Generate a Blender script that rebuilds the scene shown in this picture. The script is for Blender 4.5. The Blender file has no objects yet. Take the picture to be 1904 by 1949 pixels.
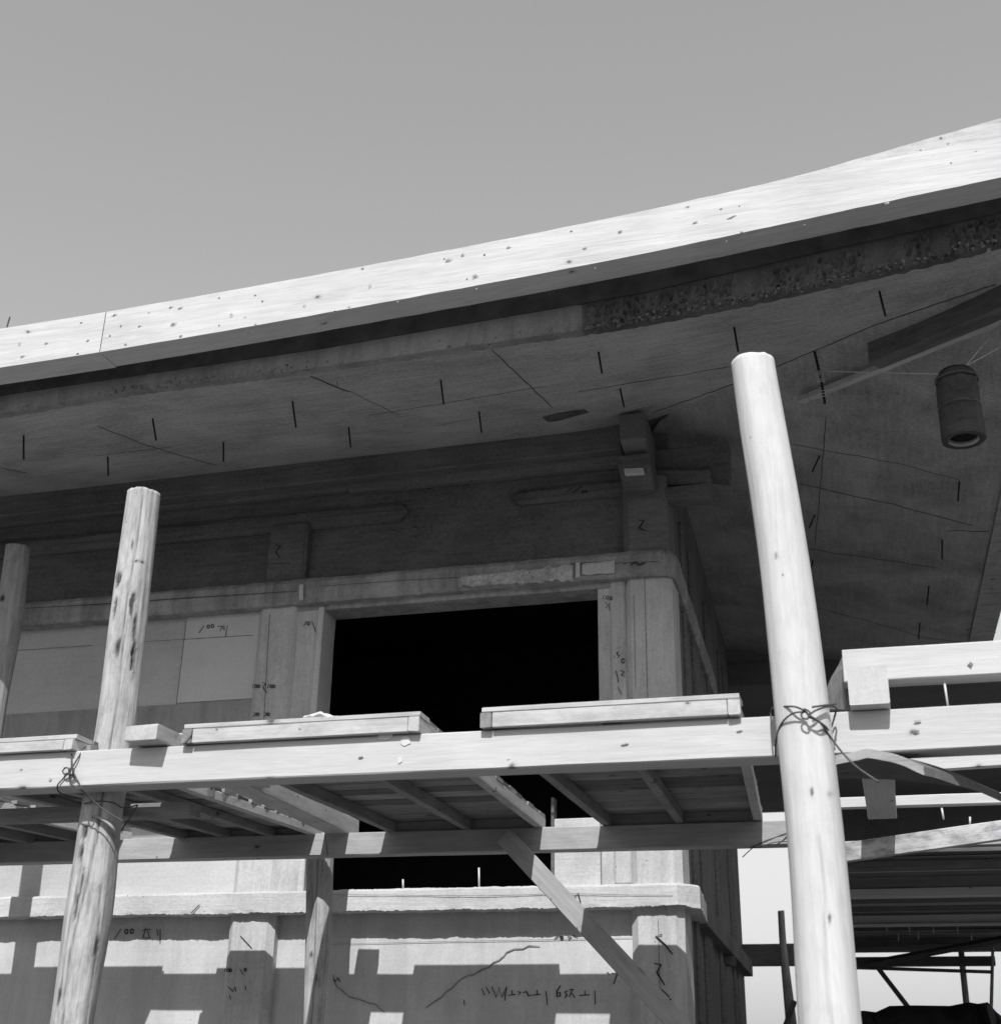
import bpy, bmesh, math, random, re
from mathutils import Vector, Matrix, noise
from mathutils.bvhtree import BVHTree
random.seed(7)
R = math.radians
scene = bpy.context.scene

# ------------------------------------------------------------------ camera
W, H, F = 1904.0, 1949.0, 2500.0
AX = Vector((0.9640, 0.2650, 0.0176)).normalized()
UP = Vector((0.01757, 0.91502, -0.40309))          # world up seen in camera axes
XR = Vector((9600, 885, 2500)); XR -= XR.dot(UP) * UP; XR.normalize(); UP.normalize()
YD = UP.cross(XR)
M3 = Matrix((XR, YD, UP))                           # camera axes -> world
CAM = Vector((0, 0, 1.6))
cd = bpy.data.cameras.new('camera'); co = bpy.data.objects.new('camera', cd)
scene.collection.objects.link(co); scene.camera = co
co.matrix_world = Matrix.Translation(CAM) @ M3.to_4x4()
cd.sensor_fit = 'HORIZONTAL'; cd.sensor_width = 56.0; cd.lens = 56.0 * F / W
cd.clip_start = 0.1; cd.clip_end = 4000
cd.dof.use_dof = True; cd.dof.focus_distance = 6.6; cd.dof.aperture_fstop = 6.5

# ------------------------------------------------------------------ light
SUN_DIR = Vector((-0.12, 1.0, -1.0)).normalized()  # the way the light travels
world = bpy.data.worlds.new('World'); scene.world = world; world.use_nodes = True
nt = world.node_tree; nt.nodes.clear()
# the film is blue-sensitive: only the sky's blue channel is used
sky = nt.nodes.new('ShaderNodeTexSky'); sky.sky_type = 'NISHITA'; sky.sun_disc = False
sky.sun_elevation = R(44.9); sky.sun_rotation = R(175); sky.air_density = 1.7; sky.dust_density = 0.3; sky.ozone_density = 1.0
bw = nt.nodes.new('ShaderNodeSeparateColor'); bg = nt.nodes.new('ShaderNodeBackground'); wo = nt.nodes.new('ShaderNodeOutputWorld')
bg.inputs['Strength'].default_value = 0.118
nt.links.new(sky.outputs[0], bw.inputs[0]); nt.links.new(bw.outputs['Blue'], bg.inputs['Color']); nt.links.new(bg.outputs[0], wo.inputs[0])
sd = bpy.data.lights.new('sun', 'SUN'); sd.energy = 4.5; sd.angle = R(0.53); sd.color = (1, 1, 1)
so = bpy.data.objects.new('sun', sd); scene.collection.objects.link(so)
so.rotation_euler = SUN_DIR.to_track_quat('-Z', 'Y').to_euler(); so.location = (0, -5, 12)
scene.view_settings.view_transform = 'Standard'; scene.view_settings.look = 'None'
scene.view_settings.gamma = 1.0; scene.view_settings.exposure = 0.0
scene.view_settings.use_curve_mapping = False

# ------------------------------------------------------------------ helpers
def at(u, v, y=None, x=None, z=None):
    d = M3 @ Vector((u - W / 2, -(v - H / 2), -F))
    if y is not None: t = (y - CAM.y) / d.y
    elif x is not None: t = (x - CAM.x) / d.x
    else: t = (z - CAM.z) / d.z
    return CAM + t * d

def base(o):
    m = o.matrix_basis
    return (base(o.parent) @ o.matrix_parent_inverse @ m) if o.parent else m.copy()

def link(o, parent=None):
    scene.collection.objects.link(o)
    if parent is not None:
        o.parent = parent; o.matrix_parent_inverse = base(parent).inverted()
    return o

def tag(o, label=None, cat=None, group=None, kind=None):
    if label: o['label'] = label
    if cat: o['category'] = cat
    if group: o['group'] = group
    if kind: o['kind'] = kind
    return o

def empty(name, loc, label, cat, group=None):
    o = bpy.data.objects.new(name, None); o.location = loc; o.empty_display_size = 0.1
    link(o); return tag(o, label, cat, group)

def mesh_obj(name, verts, faces, mat, parent=None, smooth=False, recentre=True):
    vs = [Vector(v) for v in verts]
    c = Vector((0, 0, 0))
    if recentre:
        lo = Vector([min(v[i] for v in vs) for i in range(3)]); hi = Vector([max(v[i] for v in vs) for i in range(3)])
        c = (lo + hi) / 2
    me = bpy.data.meshes.new(name)
    me.from_pydata([v - c for v in vs], [], faces); me.materials.append(mat)
    if smooth:
        for p in me.polygons: p.use_smooth = True
    me.update()
    o = bpy.data.objects.new(name, me); o.matrix_basis = Matrix.Translation(c)
    return link(o, parent)

def bm_obj(name, bm, mat, parent=None, mw=None, smooth=False):
    me = bpy.data.meshes.new(name)
    bmesh.ops.recalc_face_normals(bm, faces=bm.faces)
    bm.to_mesh(me); bm.free(); me.materials.append(mat)
    if smooth:
        for p in me.polygons: p.use_smooth = True
    o = bpy.data.objects.new(name, me)
    if mw is not None: o.matrix_basis = mw
    return link(o, parent)

def hexa(name, p, mat, parent=None, bevel=0.004, cuts=0, jit=0.0):
    """p: 8 world points, first four one face (loop), last four the opposite face in the same order."""
    bm = bmesh.new()
    c = sum((Vector(q) for q in p), Vector()) / 8
    vs = [bm.verts.new(Vector(q) - c) for q in p]
    for f in ((0, 1, 2, 3), (7, 6, 5, 4), (0, 4, 5, 1), (1, 5, 6, 2), (2, 6, 7, 3), (3, 7, 4, 0)):
        bm.faces.new([vs[i] for i in f])
    if bevel: bmesh.ops.bevel(bm, geom=list(bm.edges), offset=bevel, segments=1, affect='EDGES', profile=0.5)
    if cuts: 
        long = [e for e in bm.edges if e.calc_length() > 0.12]
        bmesh.ops.subdivide_edges(bm, edges=long, cuts=cuts, use_grid_fill=True)
    if jit:
        for v in bm.verts:
            v.co += noise.noise_vector((v.co + c) * 9.0) * jit
    return bm_obj(name, bm, mat, parent, Matrix.Translation(c))

def slab(name, x0, x1, y0, y1, z0, z1, mat, parent=None, bevel=0.005, cuts=0, jit=0.0):
    p = [(x0, y0, z0), (x1, y0, z0), (x1, y0, z1), (x0, y0, z1), (x0, y1, z0), (x1, y1, z0), (x1, y1, z1), (x0, y1, z1)]
    return hexa(name, p, mat, parent, bevel, cuts, jit)

def timber(name, A, B, wid, hei, mat, parent=None, up=Vector((0, 0, 1)), seg=0.12, jit=0.0016, bev=0.004, warp=0.0, twist=0.0, chip=0.0):
    """Sawn timber from A to B (centre line); local X is the grain. wid across, hei along up."""
    A = Vector(A); B = Vector(B); L = (B - A).length; ex = (B - A).normalized()
    ey = Vector(up).cross(ex).normalized(); ez = ex.cross(ey)
    n = max(2, int(L / seg)); ph = random.uniform(0, 99)
    prof = []
    w, h = wid / 2, hei / 2
    for sx, sy in ((-1, -1), (1, -1), (1, 1), (-1, 1)):
        if (sx, sy) in ((-1, -1), (1, 1)): prof += [(sx * w, sy * (h - bev)), (sx * (w - bev), sy * h)]
        else: prof += [(sx * (w - bev), sy * h), (sx * w, sy * (h - bev))]
    verts, faces = [], []
    m = len(prof)
    for i in range(n + 1):
        x = -L / 2 + L * i / n
        a = twist * (i / n - 0.5); by = warp * math.sin(math.pi * i / n) ; 
        for k, (py, pz) in enumerate(prof):
            q = noise.noise_vector(Vector((x * 3.1 + ph, py * 14, pz * 14 + k)))
            yy, zz = py + q.y * jit, pz + q.z * jit
            if chip:
                c1 = noise.noise(Vector((x * 24 + ph, k * 3.1, 0)))
                if c1 > 0.25 and i not in (0, n): yy *= 1 - chip * (c1 - 0.25); zz *= 1 - chip * (c1 - 0.25)
            verts.append((x + (q.x * jit * 1.5 if i in (0, n) else 0), yy * math.cos(a) - zz * math.sin(a), yy * math.sin(a) + zz * math.cos(a) + by))
    for i in range(n):
        for k in range(m):
            a0 = i * m + k; a1 = i * m + (k + 1) % m
            faces.append((a0, a1, a1 + m, a0 + m))
    faces.append(tuple(range(m))[::-1]); faces.append(tuple(n * m + k for k in range(m)))
    me = bpy.data.meshes.new(name); me.from_pydata(verts, [], [f[::-1] for f in faces]); me.materials.append(mat); me.update()
    o = bpy.data.objects.new(name, me)
    o.matrix_basis = Matrix.Translation((A + B) / 2) @ Matrix((ex, ey, ez)).transposed().to_4x4()
    return link(o, parent)

def tpx(name, e0, e1, Y, thick, mat, parent=None, Y1=None, **k):
    """timber whose front face runs from (u, vtop, vbot) to (u, vtop, vbot) with its front at depth Y"""
    Y1 = Y if Y1 is None else Y1
    a, b = at(e0[0], e0[1], y=Y), at(e0[0], e0[2], y=Y)
    c, d = at(e1[0], e1[1], y=Y1), at(e1[0], e1[2], y=Y1)
    h = ((a.z - b.z) + (c.z - d.z)) / 2
    off = Vector((0, thick / 2, 0))
    return timber(name, (a + b) / 2 + off, (c + d) / 2 + off, thick, h, mat, parent, **k)

def tube(name, pts, r, mat, parent=None, res=6, smooth_n=5, closed=False):
    P = [Vector(p) for p in pts]
    if smooth_n > 1 and len(P) > 2:
        Q = []
        for i in range(len(P) - 1):
            p0 = P[max(i - 1, 0)]; p1 = P[i]; p2 = P[i + 1]; p3 = P[min(i + 2, len(P) - 1)]
            for s in range(smooth_n):
                t = s / smooth_n
                Q.append(0.5 * ((2 * p1) + (-p0 + p2) * t + (2 * p0 - 5 * p1 + 4 * p2 - p3) * t * t + (-p0 + 3 * p1 - 3 * p2 + p3) * t ** 3))
        Q.append(P[-1]); P = Q
    verts, faces = [], []
    nrm = None
    for i, p in enumerate(P):
        d = (P[min(i + 1, len(P) - 1)] - P[max(i - 1, 0)]).normalized()
        if nrm is None: nrm = d.orthogonal().normalized()
        nrm = (nrm - nrm.dot(d) * d).normalized(); b = d.cross(nrm)
        for k in range(res):
            a = 2 * math.pi * k / res
            verts.append(p + (nrm * math.cos(a) + b * math.sin(a)) * r)
    for i in range(len(P) - 1):
        for k in range(res):
            a0 = i * res + k; a1 = i * res + (k + 1) % res
            faces.append((a0, a1, a1 + res, a0 + res))
    faces.append(tuple(range(res))[::-1]); faces.append(tuple((len(P) - 1) * res + k for k in range(res)))
    return mesh_obj(name, verts, faces, mat, parent, smooth=True)

# ------------------------------------------------------------------ materials (all neutral: the place is seen in black and white)
def new_mat(name):
    m = bpy.data.materials.new(name); m.use_nodes = True
    t = m.node_tree; b = t.nodes['Principled BSDF']; b.inputs['Specular IOR Level'].default_value = 0.2
    return m, t, b
def N(t, typ, **k):
    n = t.nodes.new(typ)
    for a, v in k.items():
        if a in n.inputs.keys() if hasattr(n.inputs, 'keys') else False: n.inputs[a].default_value = v
        else: setattr(n, a, v)
    return n
def math_n(t, op, a, b=None, clamp=False):
    n = t.nodes.new('ShaderNodeMath'); n.operation = op; n.use_clamp = clamp
    for i, s in enumerate((a, b)):
        if s is None: continue
        if isinstance(s, (int, float)): n.inputs[i].default_value = s
        else: t.links.new(s, n.inputs[i])
    return n.outputs[0]
def noise_n(t, vec, scale, detail=4.0, rough=0.55, dist=0.0):
    n = t.nodes.new('ShaderNodeTexNoise'); n.inputs['Scale'].default_value = scale; n.inputs['Detail'].default_value = detail
    n.inputs['Roughness'].default_value = rough; n.inputs['Distortion'].default_value = dist
    t.links.new(vec, n.inputs['Vector']); return n.outputs['Fac']
def mapping(t, scale=(1, 1, 1), rnd=True):
    tc = t.nodes.new('ShaderNodeTexCoord'); mp = t.nodes.new('ShaderNodeMapping'); mp.inputs['Scale'].default_value = scale
    if rnd:
        oi = t.nodes.new('ShaderNodeObjectInfo'); vm = t.nodes.new('ShaderNodeVectorMath'); vm.operation = 'MULTIPLY'
        cb = t.nodes.new('ShaderNodeCombineXYZ')
        for i in range(3): t.links.new(oi.outputs['Random'], cb.inputs[i])
        t.links.new(cb.outputs[0], vm.inputs[0]); vm.inputs[1].default_value = (37, 11, 23)
        ad = t.nodes.new('ShaderNodeVectorMath'); ad.operation = 'ADD'
        t.links.new(tc.outputs['Object'], ad.inputs[0]); t.links.new(vm.outputs[0], ad.inputs[1]); t.links.new(ad.outputs[0], mp.inputs['Vector'])
    else: t.links.new(tc.outputs['Object'], mp.inputs['Vector'])
    return mp.outputs[0]
def ramp(t, fac, stops):
    r = t.nodes.new('ShaderNodeValToRGB'); e = r.color_ramp.elements
    while len(e) < len(stops): e.new(0.5)
    for i, (p, c) in enumerate(stops): e[i].position = p; e[i].color = (c, c, c, 1)
    t.links.new(fac, r.inputs['Fac']); return r.outputs['Color']

def concrete(name, lo, hi, streak=0.5, bump=0.35, pits=0.3, axis='x', stain=0.0):
    m, t, b = new_mat(name)
    sc = {'x': (0.35, 5, 5), 'z': (5, 5, 0.35), 'y': (5, 0.35, 5)}[axis]
    v = mapping(t); vs = mapping(t, sc)
    big = noise_n(t, v, 2.2, 5, 0.6, 0.3); fine = noise_n(t, v, 60, 3, 0.6); grain = noise_n(t, vs, 9, 6, 0.65, 0.4)
    a = math_n(t, 'MULTIPLY', big, 1 - streak * 0.5); g = math_n(t, 'MULTIPLY', grain, streak * 0.5)
    s = math_n(t, 'ADD', a, g); s = math_n(t, 'ADD', s, math_n(t, 'MULTIPLY', math_n(t, 'SUBTRACT', fine, 0.5), 0.42))
    col = ramp(t, s, [(0.28, lo), (0.72, hi)])
    vor = t.nodes.new('ShaderNodeTexVoronoi'); vor.inputs['Scale'].default_value = 26; t.links.new(v, vor.inputs['Vector'])
    sel = noise_n(t, v, 7, 2)
    hole = math_n(t, 'MULTIPLY', math_n(t, 'LESS_THAN', vor.outputs['Distance'], 0.11), math_n(t, 'GREATER_THAN', sel, 0.60))
    dark = math_n(t, 'SUBTRACT', 1.0, math_n(t, 'MULTIPLY', hole, pits))
    if stain:
        st = noise_n(t, mapping(t, (3, 3, 0.5)), 2.4, 5, 0.7, 0.6)
        dark = math_n(t, 'MULTIPLY', dark, ramp(t, st, [(0.42, 1.0), (0.62, 1 - stain)]))
    mx = t.nodes.new('ShaderNodeMix'); mx.data_type = 'RGBA'; mx.blend_type = 'MULTIPLY'; mx.inputs['Factor'].default_value = 1
    t.links.new(col, mx.inputs['A']); t.links.new(dark, mx.inputs['B']); t.links.new(mx.outputs['Result'], b.inputs['Base Color'])
    b.inputs['Roughness'].default_value = 0.93
    bp = t.nodes.new('ShaderNodeBump'); bp.inputs['Strength'].default_value = bump; bp.inputs['Distance'].default_value = 0.006
    hh = math_n(t, 'ADD', math_n(t, 'MULTIPLY', fine, 0.5), math_n(t, 'MULTIPLY', grain, 0.8)); hh = math_n(t, 'SUBTRACT', hh, hole)
    t.links.new(hh, bp.inputs['Height']); t.links.new(bp.outputs[0], b.inputs['Normal'])
    return m

def wood(name, lo, hi, knots=0.8, bump=0.3, dirt=0.0, attr=False, bands=1.0):
    m, t, b = new_mat(name)
    v = mapping(t, (1, 1, 1)); vg = mapping(t, (0.9, 16, 16)); vk0 = mapping(t, (1.0, 1.0, 1.0))
    sp = t.nodes.new('ShaderNodeSeparateXYZ'); t.links.new(vk0, sp.inputs[0]); ck = t.nodes.new('ShaderNodeCombineXYZ')
    t.links.new(sp.outputs[0], ck.inputs[0]); t.links.new(math_n(t, 'MULTIPLY', math_n(t, 'ADD', sp.outputs[1], sp.outputs[2]), 1.5), ck.inputs[1]); vk = ck.outputs[0]
    g1 = noise_n(t, vg, 2.2, 5, 0.6, 1.2); g2 = noise_n(t, vg, 11, 4, 0.7, 0.3); big = noise_n(t, v, 2.5, 3)
    s = math_n(t, 'ADD', math_n(t, 'MULTIPLY', g1, 0.45 * bands), math_n(t, 'MULTIPLY', g2, 0.3)); s = math_n(t, 'ADD', s, math_n(t, 'MULTIPLY', big, 0.25 + 0.45 * (1 - bands)))
    col = ramp(t, s, [(0.30, lo), (0.66, hi)])
    vor = t.nodes.new('ShaderNodeTexVoronoi'); vor.voronoi_dimensions = '2D'; vor.inputs['Scale'].default_value = 5.5; 
    wn = t.nodes.new('ShaderNodeTexNoise'); wn.inputs['Scale'].default_value = 14; t.links.new(vk0, wn.inputs['Vector'])
    wm = t.nodes.new('ShaderNodeVectorMath'); wm.operation = 'MULTIPLY_ADD'; wm.inputs[1].default_value = (.05, .05, .05); t.links.new(wn.outputs['Color'], wm.inputs[0]); t.links.new(vk, wm.inputs[2])
    t.links.new(wm.outputs[0], vor.inputs['Vector'])
    vw = t.nodes.new('ShaderNodeSeparateColor'); t.links.new(vor.outputs['Color'], vw.inputs[0])
    dd = math_n(t, 'ADD', math_n(t, 'DIVIDE', vor.outputs['Distance'], math_n(t, 'ADD', math_n(t, 'MULTIPLY', math_n(t, 'POWER', vw.outputs[1], 2.0), 1.5), 0.35)), math_n(t, 'MULTIPLY', math_n(t, 'GREATER_THAN', vw.outputs[0], knots * 0.5), 1.0))
    kf = ramp(t, dd, [(0.03, 0.25), (0.065, 0.70), (0.10, 0.93), (0.17, 1.0)])
    mx = t.nodes.new('ShaderNodeMix'); mx.data_type = 'RGBA'; mx.blend_type = 'MULTIPLY'; mx.inputs['Factor'].default_value = 1
    t.links.new(col, mx.inputs['A']); t.links.new(kf, mx.inputs['B']); out = mx.outputs['Result']
    if dirt:
        ds = ramp(t, noise_n(t, mapping(t, (2, 5, 5)), 3.0, 6, 0.75, 0.4), [(0.45, 1.0), (0.65, 1 - dirt)])
        m2 = t.nodes.new('ShaderNodeMix'); m2.data_type = 'RGBA'; m2.blend_type = 'MULTIPLY'; m2.inputs['Factor'].default_value = 1
        t.links.new(out, m2.inputs['A']); t.links.new(ds, m2.inputs['B']); out = m2.outputs['Result']
    if attr:
        at_ = t.nodes.new('ShaderNodeAttribute'); at_.attribute_name = 'bark'
        m3 = t.nodes.new('ShaderNodeMix'); m3.data_type = 'RGBA'; m3.blend_type = 'MULTIPLY'; m3.inputs['Factor'].default_value = 1
        t.links.new(out, m3.inputs['A']); t.links.new(at_.outputs['Color'], m3.inputs['B']); out = m3.outputs['Result']
    t.links.new(out, b.inputs['Base Color']); b.inputs['Roughness'].default_value = 0.75
    bp = t.nodes.new('ShaderNodeBump'); bp.inputs['Strength'].default_value = bump; bp.inputs['Distance'].default_value = 0.003
    t.links.new(math_n(t, 'ADD', g2, math_n(t, 'MULTIPLY', g1, 0.6)), bp.inputs['Height']); t.links.new(bp.outputs[0], b.inputs['Normal'])
    return m

def plain(name, c, rough=0.8, spec=0.2, var=0.0, scale=8):
    m, t, b = new_mat(name); b.inputs['Roughness'].default_value = rough; b.inputs['Specular IOR Level'].default_value = spec
    n = noise_n(t, mapping(t), scale, 4, 0.6)
    t.links.new(ramp(t, n, [(0.3, c * (1 - var)), (0.7, c * (1 + var))]), b.inputs['Base Color'])
    return m

C_WALL = concrete('cast_concrete_wall', 0.40, 0.56, 0.5, 0.3, 0.35)
C_WALL2 = concrete('cast_concrete_panel', 0.46, 0.64, 0.35, 0.25, 0.3, stain=0.12)
C_COL = concrete('cast_concrete_column', 0.36, 0.62, 0.75, 0.45, 0.5, axis='z', stain=0.15)
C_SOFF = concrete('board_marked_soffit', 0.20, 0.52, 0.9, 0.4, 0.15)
C_BAND = concrete('stained_band_concrete', 0.24, 0.44, 0.6, 0.6, 0.5, stain=0.35)
C_DARK = concrete('dark_concrete', 0.12, 0.21, 0.8, 0.5, 0.3)  # dark concrete for the rear wing, roof slab and a bracket arm
C_UP = concrete('deep_grey_concrete', 0.08, 0.22, 0.9, 0.8, 0.5)  # darker concrete for the frieze, side wall and brackets
C_ROUGH = concrete('honeycombed_concrete', 0.09, 0.20, 0.2, 1.0, 0.8)
C_LEDGE = concrete('ledge_concrete', 0.40, 0.62, 0.3, 0.7, 0.7)
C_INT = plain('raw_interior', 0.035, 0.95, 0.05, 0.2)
WOOD = wood('planed_softwood', 0.42, 0.60, 0.5, 0.3)
WOOD_F = wood('fascia_softwood', 0.40, 0.66, 0.3, 0.35)
WOOD_S = wood('splashed_softwood', 0.38, 0.58, 0.6, 0.35, dirt=0.22)
WOOD_O = wood('weathered_formwork_wood', 0.24, 0.44, 0.5, 0.5, dirt=0.3)
WOOD_L = wood('shade_toned_wood', 0.28, 0.46, 0.5, 0.35, dirt=0.15)  # wood darkened to put shade into the rear ledger and the brace
WOOD_D2 = wood('shaded_formwork_plank', 0.17, 0.33, 0.5, 0.5, dirt=0.3)  # darker wood, the shade under the decks put into its colour
WOOD_D = wood('dark_old_wood', 0.09, 0.18, 0.5, 0.5, dirt=0.3)
POLE = wood('peeled_pole_wood', 0.50, 0.68, 0.25, 0.4, dirt=0.10, attr=True, bands=0.8)
POLE_R = wood('rough_pole_wood', 0.24, 0.60, 0.3, 0.8, dirt=0.35, attr=True)
POLE_D = wood('grey_pole_wood', 0.22, 0.40, 0.3, 0.6, dirt=0.3, attr=True)
WIRE = plain('rusty_wire', 0.07, 0.6, 0.4, 0.3, 40)
WIRE_L = plain('bright_wire', 0.5, 0.5, 0.5, 0.2, 40)
REBAR = plain('rebar_steel', 0.02, 0.7, 0.3, 0.3, 50)
NAIL = plain('nail_steel', 0.55, 0.4, 0.6, 0.15, 50)
INK = plain('marker_ink', 0.03, 0.9, 0.1, 0.4, 60)
SEAM = plain('formwork_seam', 0.10, 0.95, 0.1, 0.3, 20)
STAIN = plain('oil_stain', 0.10, 0.9, 0.1, 0.3, 12)
TARP = plain('tar_paper', 0.05, 0.8, 0.2, 0.3, 6)
PLASTER = plain('plaster_lump', 0.62, 0.95, 0.1, 0.15, 30)
TUBM = wood('stained_tub_staves', 0.035, 0.10, 0.5, 0.6, dirt=0.3)
GRND = plain('dry_earth', 0.11, 0.97, 0.1, 0.25, 3)

# ------------------------------------------------------------------ ground
g = mesh_obj('ground', [(-600, -600, 0), (600, -600, 0), (600, 600, 0), (-600, 600, 0)], [(0, 1, 2, 3)], GRND)
tag(g, 'pale dry earth of the building site', kind='structure')

# ------------------------------------------------------------------ building
SK = -0.032                                            # the side wall runs back very slightly to the left
def sx(y): return SK * (y - 7.0)
B = empty('concrete_building', (-2.5, 9, 0), 'unfinished cast concrete building with upturned eaves behind the timber scaffold', 'building')
XC0, XC1 = -1.245, -0.970                              # corner column
YW = 7.085
# interior, dark
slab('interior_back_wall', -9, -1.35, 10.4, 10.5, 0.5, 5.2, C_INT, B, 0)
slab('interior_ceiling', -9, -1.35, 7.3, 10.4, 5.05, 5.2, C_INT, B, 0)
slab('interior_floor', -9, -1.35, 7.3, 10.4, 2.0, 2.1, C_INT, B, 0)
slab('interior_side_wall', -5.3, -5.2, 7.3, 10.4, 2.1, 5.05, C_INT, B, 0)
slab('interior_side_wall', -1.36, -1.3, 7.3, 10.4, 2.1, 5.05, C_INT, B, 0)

OX0, OX1 = at(607, 1250, y=7.0).x, -1.402              # window opening
ZL = at(900, 1159, y=7.2).z                            # lintel underside
ZB1, ZB0 = 4.46, 4.30                                  # upper band
# walls: left panel, pilasters, lintel
wl = slab('wall_panel', -9.5, -3.50, 7.06, 7.25, 2.5, 4.33, C_WALL, B, 0.004, 6, 0.002)
wz = at(200, 1349, y=7.06).z
dz = slab('formwork_panel_mark', -9.5, -3.52, 7.054, 7.064, 3.0, wz, concrete('darker_lower_pour', 0.27, 0.38, 0.3, 0.3, 0.3, stain=0.25), B, 0.001)
slab('wall_panel', at(346, 1260, y=7.05).x, -3.52, 7.048, 7.058, wz + 0.006, 4.31, concrete('lighter_pour', 0.46, 0.60, 0.3, 0.2, 0.4), B, 0.001)
slab('window_pilaster', -3.27, OX0, 7.02, 7.2, 2.58, 4.33, C_COL, B, 0.006, 6, 0.003)
slab('window_reveal_trim', OX0 - 0.035, OX0 + 0.004, 7.008, 7.21, 2.585, ZL + 0.02, C_LEDGE, B, 0.006, 8, 0.006)
slab('window_pilaster', OX1, -1.235, 7.03, 7.2, 2.58, 4.33, C_COL, B, 0.006, 6, 0.003)
slab('window_pilaster', -1.33, -1.24, 7.015, 7.1, 2.60, 4.32, C_COL, B, 0.01, 6, 0.003)
slab('window_lintel', -3.3, -1.235, 7.015, 7.215, ZL, 4.36, C_BAND, B, 0.006, 6, 0.003)
# low infill in the window
iz = at(1095, 1558, y=7.05).z; ix0 = at(1054, 1620, y=7.04).x; ix1 = at(1142, 1620, y=7.04).x
slab('window_infill_panel', ix0, ix1, 7.04, 7.12, 2.56, iz, C_LEDGE, B, 0.004)
slab('infill_edge_board', ix0 - 0.022, ix0 - 0.004, 7.055, 7.12, 2.58, iz + 0.12, WOOD_D, B, 0.002)
# frieze wall
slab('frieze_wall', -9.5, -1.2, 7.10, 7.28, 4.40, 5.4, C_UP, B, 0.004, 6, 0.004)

def octcol(name, x0, x1, y0, z0, z1, mat, ch=0.04, dep=0.3, parent=B, jit=0.0025, ybk=None):
    xs = [x0, x0 + ch, x1 - ch, x1]
    ring = [(x0, y0 + dep), (x0, y0 + ch), (x0 + ch, y0), (x1 - ch, y0), (x1, y0 + ch), (x1, y0 + dep)]
    n = max(2, int((z1 - z0) / 0.06)); verts, faces = [], []
    for i in range(n + 1):
        z = z0 + (z1 - z0) * i / n
        for k, (x, y) in enumerate(ring):
            q = noise.noise_vector(Vector((x * 7, y * 7 + k, z * 6))) * jit
            verts.append((x + q.x, y + q.y, z + (q.z * 3 if i == n else 0)))
    m = len(ring)
    for i in range(n):
        for k in range(m):
            a, b2 = i * m + k, i * m + (k + 1) % m
            faces.append((a, b2, b2 + m, a + m))
    faces.append(tuple(range(m))[::-1]); faces.append(tuple(n * m + k for k in range(m)))
    return mesh_obj(name, verts, faces, mat, parent)

col_r = octcol('corner_column', XC0, XC1, 7.0, 0, 4.33, C_COL)
col_rt = octcol('corner_column', XC0 - 0.0, XC1 - 0.01, 7.0, 4.42, 4.95, C_UP)
lc0, lc1 = at(482, 1250, y=7).x, at(562, 1250, y=7).x
col_l = octcol('wall_column', lc0, lc1, 7.0, 0, 4.33, C_COL, 0.035)
col_lt = octcol('wall_column', at(503, 1060, y=7).x, at(578, 1060, y=7).x, 7.02, 4.42, 4.86, C_UP, 0.02)
for k in (1, 2):
    octcol('wall_column', lc0 - 2.3 * k, lc1 - 2.3 * k, 7.0, 0, 4.33, C_COL, 0.035)
# lower walls
slab('lower_wall', -9.5, -1.2, YW, 7.3, 0, 2.52, C_WALL2, B, 0.004, 6, 0.003)
slab('dado_wall', -9.5, -3.3, 7.045, 7.055, 2.57, 2.995, C_WALL, B, 0.001)

def band(name, path, prof, mat, parent, rough=0.0, step=0.03, seed=0, lowrough=0.0):
    """sweep a closed (out, z) profile along an XY path; out = outward offset along the mitred normal"""
    pts = []
    for i in range(len(path) - 1):
        a, b2 = Vector(path[i]), Vector(path[i + 1]); n = max(1, int((b2 - a).length / step))
        for k in range(n): pts.append((a.lerp(b2, k / n), i))
    pts.append((Vector(path[-1]), len(path) - 2))
    verts, faces = [], []; m = len(prof)
    for j, (p, i) in enumerate(pts):
        q0 = pts[max(j - 1, 0)][0]; q1 = pts[min(j + 1, len(pts) - 1)][0]
        if j == 0: q0 = p
        if j == len(pts) - 1: q1 = p
        t1 = (q1 - p).normalized() if (q1 - p).length else (p - q0).normalized()
        t0 = (p - q0).normalized() if (p - q0).length else t1
        n0 = Vector((t0.y, -t0.x)); n1 = Vector((t1.y, -t1.x)); nn = (n0 + n1).normalized(); nn /= max(0.5, nn.dot(n0))
        for k, (o_, z) in enumerate(prof):
            f = rough
            if lowrough and z < min(pz for _, pz in prof) + 0.02: f = lowrough
            q = noise.noise_vector(Vector((p.x * 16 + seed, p.y * 16, z * 22 + k * 0.3))) * f
            q2 = noise.noise(Vector((p.x * 70 + seed, p.y * 70, k * 2.0))) * f * 0.9
            w = p + nn * (o_ + q.y)
            verts.append((w.x, w.y, z + q.z + q2))
    for j in range(len(pts) - 1):
        for k in range(m):
            a, b2 = j * m + k, j * m + (k + 1) % m
            faces.append((a, a + m, b2 + m, b2))
    faces.append(tuple(range(m))); faces.append(tuple((len(pts) - 1) * m + k for k in range(m))[::-1])
    return mesh_obj(name, verts, faces, mat, parent)

YL = 6.955
XS = -0.95
side_end = 11.2
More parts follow.
